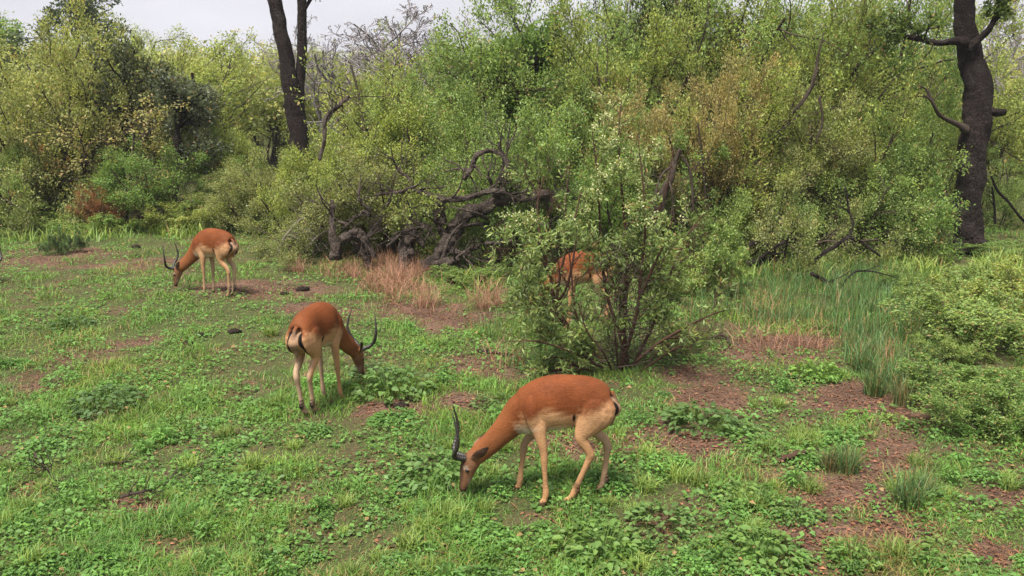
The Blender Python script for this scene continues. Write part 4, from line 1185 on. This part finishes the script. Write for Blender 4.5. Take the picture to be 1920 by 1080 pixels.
def coat_material():
    m, n, l = new_mat('antelope_coat')
    at = nd(n, 'ShaderNodeAttribute', attribute_name='tint')
    tc = nd(n, 'ShaderNodeTexCoord')
    mp = nd(n, 'ShaderNodeMapping')
    mp.inputs['Scale'].default_value = (22, 60, 70)
    l.new(tc.outputs['Object'], mp.inputs[0])
    no = nd(n, 'ShaderNodeTexNoise')
    no.inputs['Scale'].default_value, no.inputs['Detail'].default_value = 2.0, 5
    l.new(mp.outputs[0], no.inputs['Vector'])
    n2 = nd(n, 'ShaderNodeTexNoise')
    n2.inputs['Scale'].default_value, n2.inputs['Detail'].default_value = 6, 4
    l.new(tc.outputs['Object'], n2.inputs['Vector'])
    mr = nd(n, 'ShaderNodeMapRange')
    mr.inputs[1].default_value, mr.inputs[2].default_value, mr.inputs[3].default_value, mr.inputs[4].default_value = .36, .64, .66, 1.25
    ad = nd(n, 'ShaderNodeMath', operation='ADD')
    l.new(no.outputs[0], ad.inputs[0]); l.new(n2.outputs[0], ad.inputs[1])
    hf = nd(n, 'ShaderNodeMath', operation='MULTIPLY')
    hf.inputs[1].default_value = .5
    l.new(ad.outputs[0], hf.inputs[0]); l.new(hf.outputs[0], mr.inputs[0])
    vm = nd(n, 'ShaderNodeVectorMath', operation='SCALE')
    l.new(mixc(n, l, 1.0, at.outputs['Color'], (.68, .68, .68), 'MULTIPLY'), vm.inputs[0]); l.new(mr.outputs[0], vm.inputs['Scale'])
    bp = nd(n, 'ShaderNodeBump')
    bp.inputs['Strength'].default_value, bp.inputs['Distance'].default_value = .4, .010
    l.new(no.outputs[0], bp.inputs['Height'])
    pb = nd(n, 'ShaderNodeBsdfPrincipled')
    pb.inputs['Roughness'].default_value = .7
    pb.inputs['Specular IOR Level'].default_value = .12
    pb.inputs['Sheen Weight'].default_value = .0
    l.new(vm.outputs[0], pb.inputs['Base Color']); l.new(bp.outputs[0], pb.inputs['Normal'])
    out = nd(n, 'ShaderNodeOutputMaterial')
    l.new(pb.outputs[0], out.inputs[0])
    return m
M_COAT = coat_material()

def plain(name, c, rough):
    m, n, l = new_mat(name)
    tc = nd(n, 'ShaderNodeTexCoord')
    no = nd(n, 'ShaderNodeTexNoise')
    no.inputs['Scale'].default_value = 40
    l.new(tc.outputs['Object'], no.inputs['Vector'])
    pb = nd(n, 'ShaderNodeBsdfPrincipled')
    pb.inputs['Roughness'].default_value = rough
    l.new(mixc(n, l, no.outputs[0], tuple(x * .6 for x in c), tuple(x * 1.4 for x in c)), pb.inputs['Base Color'])
    out = nd(n, 'ShaderNodeOutputMaterial')
    l.new(pb.outputs[0], out.inputs[0])
    return m
M_HORN, M_EYE = plain('horn', (.022, .018, .016), .45), plain('eye', (.006, .004, .003), .12)

def lerp(a, b, t):
    return np.asarray(a, float) * (1 - t) + np.asarray(b, float) * t

class Body:
    def __init__(s):
        s.v, s.f, s.c, s.n = [], [], [], 0
    def loft(s, rows, color, k=20, n=5, lat=(0, 1, 0)):
        """rows: x, y, z, half size across, half size in the side-view plane; closed ends"""
        R = catmull(rows, n)
        c, a, b = R[:, :3], np.maximum(R[:, 3], .004), np.maximum(R[:, 4], .004)
        tan = nrm(np.gradient(c, axis=0))
        u = np.asarray(lat, float)[None] - tan * (tan @ np.asarray(lat, float))[:, None]
        u = nrm(u)
        w = np.cross(u, tan)
        th = np.linspace(0, 2 * np.pi, k, endpoint=False)
        ring = c[:, None] + (np.cos(th)[None, :] * a[:, None])[..., None] * u[:, None] + (np.sin(th)[None, :] * b[:, None])[..., None] * w[:, None]
        m = len(R)
        v = np.vstack([ring.reshape(-1, 3), c[:1] - tan[:1] * .3 * min(a[0], b[0]), c[-1:] + tan[-1:] * .3 * min(a[-1], b[-1])])
        f = []
        for i in range(m - 1):
            for j in range(k):
                f.append((s.n + i * k + j, s.n + i * k + (j + 1) % k, s.n + (i + 1) * k + (j + 1) % k, s.n + (i + 1) * k + j))
        for j in range(k):
            f.append((s.n + j, s.n + m * k, s.n + (j + 1) % k))
            f.append((s.n + (m - 1) * k + j, s.n + (m - 1) * k + (j + 1) % k, s.n + m * k + 1))
        s.v.append(v); s.f += f; s.n += len(v)
        col = np.array([color(p) if callable(color) else color for p in v])
        s.c.append(col)
        return R
    def mesh(s, name, voxel=.0075):
        me = bpy.data.meshes.new(name)
        V_, C_ = np.vstack(s.v), np.vstack(s.c)
        me.from_pydata(V_.tolist(), [], s.f)
        ob = bpy.data.objects.new(name, me)
        COL.objects.link(ob)
        r = ob.modifiers.new('r', 'REMESH'); r.mode = 'VOXEL'; r.voxel_size = voxel
        sm = ob.modifiers.new('s', 'SMOOTH'); sm.iterations = 4; sm.factor = .5
        dg = bpy.context.evaluated_depsgraph_get()
        out = bpy.data.meshes.new_from_object(ob.evaluated_get(dg))
        bpy.data.objects.remove(ob); bpy.data.meshes.remove(me)
        kd = kdtree.KDTree(len(V_))
        for i, p in enumerate(V_): kd.insert(p, i)
        kd.balance()
        co = np.empty(len(out.vertices) * 3, dtype=np.float32)
        out.vertices.foreach_get('co', co)
        co = co.reshape(-1, 3)
        col = np.ones((len(co), 4), dtype=np.float32)
        for i, p in enumerate(co):
            nb = kd.find_n(p, 4)
            ws = np.array([1 / (d + .004) for _, _, d in nb])
            col[i, :3] = (C_[[k for _, k, _ in nb]] * ws[:, None]).sum(0) / ws.sum()
        # markings drawn in the coat itself
        X, Y_, Z = co[:, 0], co[:, 1], co[:, 2]
        def paint(mask, c, kk=1.0):
            m_ = (np.clip(mask, 0, 1) * kk)[:, None]
            col[:, :3] = col[:, :3] * (1 - m_) + np.asarray(c)[None] * m_
        rear = sstep(-.325, -.36, X) * sstep(.50, .54, Z) * sstep(.84, .80, Z)
        paint(rear * sstep(.05, .04, abs(Y_)), (.30, .20, .13), .75)
        lat = .050 + .03 * sstep(.8, .6, Z)
        paint(sstep(-.30, -.33, X) * sstep(.55, .58, Z) * sstep(.81, .79, Z) * sstep(.016, .009, abs(abs(Y_) - lat)), BLACK)
        paint(sstep(.024, .012, np.hypot((X + .10) * 1.6, (Z - .675) * .55)) * sstep(.05, .07, abs(Y_)), BLACK)
        at = out.color_attributes.new('tint', 'FLOAT_COLOR', 'POINT')
        at.data.foreach_set('color', col.ravel())
        out.polygons.foreach_set('use_smooth', np.ones(len(out.polygons), dtype=bool))
        out.materials.clear(); out.materials.append(M_COAT)
        out.name = name
        return out

def torso_col(p):
    x, y, z = p
    edge = .715 + .06 * sstep(.05, .25, x) * -1 + .03 * math.sin(x * 14) + .05 * sstep(-.2, -.38, x)
    t = float(sstep(edge - .03, edge + .035, z))
    low = lerp(BELLY, FAWN, float(sstep(.565, .625, z)))
    top = lerp(RUF, (.23, .075, .026), float(sstep(-.22, -.4, x)))
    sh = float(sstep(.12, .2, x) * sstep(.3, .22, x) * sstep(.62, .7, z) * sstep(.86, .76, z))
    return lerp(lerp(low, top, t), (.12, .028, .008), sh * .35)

def leg_col(y0, hind):
    def f(p):
        x, y, z = p
        inner = float(sstep(.02, -.02, (y - y0) * (1 if y0 > 0 else -1)))
        c = lerp(FAWN, LEG, float(sstep(.6, .4, z)))
        if z > .66: c = lerp(c, RUF, float(sstep(.68, .78, z)))
        c = lerp(c, PALE, inner * .5 * float(sstep(.56, .48, z)))
        if z < .035: c = lerp(c, (.03, .022, .018), .85)
        return c
    return f

def neck_turn(p, yaw, pivot=(.24, .70)):
    """turn points in front of the shoulder sideways, more the further forward they lie"""
    x, y, z = p
    d = x - pivot[0]
    if d <= 0: return p
    a = yaw * float(sstep(0, .35, d))
    return (pivot[0] + d * math.cos(a) - y * math.sin(a), d * math.sin(a) + y * math.cos(a), z)

def antelope(loc, heading, label, legs, yaw=0.0, scale=1.03, lift=0.0, horn_open=1.0):
    """legs: four lists of (x, z) joints: front left, front right, hind left, hind right (from shoulder or hip to toe)"""
    B = Body()
    tor = [(-.405, .765, .045, .055), (-.375, .735, .085, .10), (-.31, .742, .112, .155), (-.20, .768, .118, .185), (-.10, .768, .118, .198), (.0, .760, .138, .208), (.08, .748, .142, .206), (.16, .715, .125, .198), (.25, .675, .102, .175), (.31, .66, .075, .14), (.35, .65, .045, .09)]
    B.loft([(x, 0, z, a, b) for x, z, a, b in tor], torso_col, 28, 5)
    T = lambda x, y, z: neck_turn((x, y, z + lift * float(sstep(.25, .7, x))), yaw)
    def rows(lst):
        return [(*T(x, y, z), a, b) for x, y, z, a, b in lst]
    ca = math.cos(yaw)
    lat_h = (-math.sin(yaw), math.cos(yaw), 0)
    def neck_col(p):
        return lerp(NECK, (.30, .125, .052), float(sstep(.60, .40, p[2] + .6 * (p[0] - .4)) ) * .6)
    B.loft(rows([(.16, 0, .74, .10, .15), (.26, 0, .685, .088, .145), (.345, 0, .605, .072, .115), (.43, 0, .515, .062, .092), (.515, 0, .432, .056, .082), (.59, 0, .365, .052, .072), (.63, 0, .33, .05, .065)]), neck_col, 20, 5, lat_h)
    def head_col(p):
        q = p
        c = FACE
        z = q[2] - lift
        c = lerp(c, DARKF, float(sstep(.14, .09, z)) * .6)
        return c
    B.loft(rows([(.602, 0, .375, .035, .04), (.63, 0, .335, .054, .068), (.662, 0, .275, .055, .068), (.680, 0, .215, .046, .056), (.694, 0, .158, .035, .043), (.706, 0, .112, .029, .034), (.713, 0, .082, .025, .027), (.717, 0, .066, .016, .018)]), head_col, 18, 5, lat_h)
    # dark forehead blaze and muzzle
    for s in (1, -1):
        # ears, lying back beside the neck
        e = [(.640, .048 * s, .348), (.605, .082 * s, .385), (.565, .115 * s, .428), (.522, .135 * s, .470)]
        er = [(.013, .018), (.011, .036), (.010, .034), (.005, .008)]
        def ear_col(p, s=s):
            return lerp((.26, .13, .075), BLACK, float(max(sstep(.435, .46, p[2] - lift), .75 * sstep(.0, .006, (abs(p[1]) - .048) - (p[2] - lift - .348) * .72) * sstep(.36, .375, p[2] - lift))))
        B.loft(rows([(*e[i], er[i][0], er[i][1]) for i in range(4)]), ear_col, 10, 4, lat_h)
        B.loft(rows([(.655, .036 * s, .27, .018, .02), (.672, .043 * s, .255, .014, .02), (.685, .036 * s, .235, .01, .012)]), FACE, 8, 3, lat_h)
    for s in (1, -1):  # haunch, shoulder blade, elbow muscle
        B.loft([(-.33, .075 * s, .70, .02, .03), (-.28, .098 * s, .72, .038, .085), (-.22, .104 * s, .73, .038, .09), (-.16, .098 * s, .70, .02, .03)], torso_col, 14, 3)
        B.loft([(.20, .085 * s, .83, .02, .03), (.205, .10 * s, .76, .036, .055), (.20, .105 * s, .69, .04, .06), (.17, .10 * s, .60, .03, .05)], torso_col, 14, 3)
    # legs
    ys = (.085, -.085, .075, -.075)
    for i, J in enumerate(legs):
        y0 = ys[i]
        s = 1 if y0 > 0 else -1
        yf = J[-1][2] if len(J[-1]) > 2 else y0
        n = len(J)
        if i < 2:
            rad = [(.050, .095), (.046, .070), (.036, .046), (.027, .031), (.025, .028), (.0185, .021), (.018, .020), (.022, .025), (.019, .022), (.022, .030), (.016, .020)]
        else:
            rad = [(.032, .11), (.055, .132), (.050, .100), (.034, .052), (.026, .034), (.026, .033), (.020, .024), (.019, .022), (.023, .027), (.020, .022), (.022, .030), (.016, .020)]
        rw = []
        for k, j in enumerate(J):
            f = k / (n - 1)
            yy = (y0 * (1 + (.0 if i < 2 else .2) * (1 - f))) * (1 - f) + yf * f
            if k == 0: yy *= .72
            rw.append((j[0], yy, j[1], *rad[k]))
        B.loft(rw, leg_col(y0, i >= 2), 14, 4)
        if i >= 2:  # black tuft behind the hind fetlock
            fx, fz = J[-4][0], J[-4][1]
            B.loft([(fx - .012, rw[-4][1], fz + .055, .008, .008), (fx - .022, rw[-4][1], fz + .03, .017, .018), (fx - .022, rw[-4][1], fz, .019, .02), (fx - .014, rw[-4][1], fz - .02, .008, .008)], BLACK, 10, 3)
    # tail
    def tail_col(p):
        return lerp((.24, .08, .03), (.40, .27, .18), float(sstep(.66, .60, p[2])))
    B.loft([(-.375, 0, .835, .018, .02), (-.402, 0, .80, .017, .016), (-.413, 0, .73, .015, .012), (-.405, 0, .66, .014, .012), (-.385, 0, .60, .016, .013), (-.375, 0, .57, .006, .006)], tail_col, 10, 4)
    me = B.mesh('antelope_body')
    # face markings in head space
    co = np.empty(len(me.vertices) * 3, dtype=np.float32); me.vertices.foreach_get('co', co); co = co.reshape(-1, 3).astype(float)
    # undo neck turn for points of the head
    dx, dy = co[:, 0] - .24, co[:, 1]
    X = .24 + dx * math.cos(-yaw) - dy * math.sin(-yaw)
    Yc = dx * math.sin(-yaw) + dy * math.cos(-yaw)
    Z = co[:, 2] - lift
    col = np.empty(len(co) * 4, dtype=np.float32); me.color_attributes['tint'].data.foreach_get('color', col); col = col.reshape(-1, 4)
    hd = (co[:, 0] > .3) & (X > .56) & (Z < .42)
    def paint(mask, c, k=1.0):
        m_ = (np.clip(mask, 0, 1) * k * hd)[:, None]
        col[:, :3] = col[:, :3] * (1 - m_) + np.asarray(c)[None] * m_
    front = X - (.70 - .30 * (Z - .2) * .5)
    paint(sstep(-.005, .02, front) * sstep(.05, .035, abs(Yc)), DARKF, .8)
    paint(sstep(.026, .014, np.hypot(X - .690, (Z - .275) * 1.0)) * sstep(.03, .04, abs(Yc)), PALE, .55)
    paint(sstep(.10, .085, Z), (.05, .03, .024), .85)
    paint(sstep(.22, .14, Z) * sstep(.015, -.02, X - .675), (.55, .42, .32), .6)
    me.color_attributes['tint'].data.foreach_set('color', col.ravel())
    z = float(gz(loc[0], loc[1]))
    root = thing('antelope', (loc[0], loc[1], z), label, 'antelope', 'grazing antelopes in the clearing', heading, (scale,) * 3)
    link('body', me, root)
    for s in (1, -1):
        H = [(.690, .026, .338, .019), (.730, .034, .345, .019), (.765, .052 * horn_open, .362, .018), (.772, .082 * horn_open, .400,   .0150), (.752, .108 * horn_open, .455, .015), (.742, .122 * horn_open, .525, .012), (.752, .118 * horn_open, .605, .008), (.770, .104 * horn_open, .68, .005), (.778, .098 * horn_open, .712, .002)]
        R = catmull([(*T(x, y * s, zz), r * 1.05) for x, y, zz, r in H], 8)
        rr = R[:, 3] * (1 + .15 * np.sin(np.arange(len(R)) * 1.9) * (np.arange(len(R)) < 46))
        tb = Tubes(); tb.add(R[:, :3], rr, 10)
        link('horn', tb.mesh('horn', M_HORN), root)
        ex, ey, ez = T(.678, .049 * s, .252)
        th, ph = np.meshgrid(np.linspace(.02, math.pi - .02, 8), np.linspace(0, 2 * math.pi, 12, endpoint=False), indexing='ij')
        v = np.stack([.016 * np.sin(th) * np.cos(ph), .010 * np.sin(th) * np.sin(ph), .015 * np.cos(th)], -1).reshape(-1, 3)
        i, j = np.meshgrid(np.arange(7), np.arange(12), indexing='ij')
        q = np.stack([i * 12 + j, (i + 1) * 12 + j, (i + 1) * 12 + (j + 1) % 12, i * 12 + (j + 1) % 12], -1).reshape(-1, 4)
        link('eye', mesh_np('eye', v, q, None, True, M_EYE), root, (ex, ey, ez))
    return root

def fleg(x_knee, x_fet, x_toe, y=None, z_k=.345):
    a = [(.205, .72), (.165, .625), (.14, .53), ((.14 + x_knee) / 2 * .35 + x_knee * .65, .42), (x_knee, z_k), ((x_knee * .75 + x_fet * .25), .27), ((x_knee * .3 + x_fet * .7), .17), (x_fet, .095), ((x_fet + x_toe) / 2, .05), (x_toe, .024), (x_toe + .02, .0)]
    if y is not None: a[-1] = (*a[-1], y)
    return a

def hleg(x_st, x_hock, x_fet, x_toe, y=None, z_h=.375):
    a = [(-.262, .80), (-.268, .715), ((-.25 + x_st) / 2 - .02, .62), ((x_st + x_hock) / 2 + .02, .52), (x_hock + .022, z_h + .055), (x_hock, z_h), (x_hock * .75 + x_fet * .25, z_h - .07), (x_hock * .35 + x_fet * .65, .20), (x_fet, .10), ((x_fet + x_toe) / 2, .05), (x_toe, .024), (x_toe + .02, .0)]
    if y is not None: a[-1] = (*a[-1], y)
    return a

# nearest: side view, facing left
antelope((.35, 6.16), math.pi, 'nearest rufous antelope grazing side-on with its head down to the left',
         [fleg(.112, .098, .118, .13), fleg(.26, .285, .30, -.13), hleg(-.13, -.225, -.115, -.06, .10), hleg(-.17, -.37, -.345, -.30, -.09)], yaw=.06, scale=1.01)
# middle: seen from behind, heading away to the right
antelope((-1.88, 8.24), math.radians(74), 'middle antelope seen from behind with striped rump, grazing to the right',
         [fleg(.16, .17, .19, .06), fleg(.15, .165, .185, -.12), hleg(-.15, -.33, -.30, -.26, .0), hleg(-.13, -.29, -.235, -.19, -.035)], yaw=-.15, horn_open=1.35, scale=1.08)
# farthest: seen from behind, heading away to the left
antelope((-4.38, 12.78), math.radians(152), 'farthest antelope at the left, grazing with its curved horns towards us',
         [fleg(.15, .165, .185, .06), fleg(.13, .14, .155, -.08), hleg(-.15, -.33, -.31, -.27, .05), hleg(-.13, -.31, -.275, -.23, -.05)], yaw=.25, horn_open=1.35)
# hidden: behind the pale-tipped shrub
antelope((.92, 11.2), math.radians(170), 'antelope almost hidden behind the pale-tipped shrub',
         [fleg(.15, .165, .185), fleg(.13, .14, .155), hleg(-.15, -.33, -.31, -.27), hleg(-.13, -.31, -.275, -.23)])

# one more stands just outside the left edge: only its horn curves into the picture
p_h = V(4, 480, 13.4)
antelope((p_h[0] - .86, 13.4), 0.0, 'antelope at the far left edge of the photo, only its dark horn showing',
         [fleg(.15, .165, .185), fleg(.13, .14, .155), hleg(-.15, -.33, -.31, -.27), hleg(-.13, -.31, -.275, -.23)])

# ------------------------------------------------------------------ the moist air that pales the far trees
def haze():
    x0, x1, y0, y1, z0, z1 = -950, 950, -70, 1550, -2.0, 16.0
    v = [(x, y, z) for x in (x0, x1) for y in (y0, y1) for z in (z0, z1)]
    f = [(0, 1, 3, 2), (4, 6, 7, 5), (0, 4, 5, 1), (2, 3, 7, 6), (0, 2, 6, 4), (1, 5, 7, 3)]
    me = bpy.data.meshes.new('haze')
    me.from_pydata(v, [], f)
    m, n, l = new_mat('haze')
    pv = nd(n, 'ShaderNodeVolumePrincipled')
    pv.inputs['Color'].default_value = (.86, .87, .93, 1)
    pv.inputs['Density'].default_value = .0005
    out = nd(n, 'ShaderNodeOutputMaterial')
    l.new(pv.outputs[0], out.inputs['Volume'])
    me.materials.append(m)
    tag(link('haze', me), 'thin pale haze that softens the far trees', 'haze', kind='stuff')
haze()
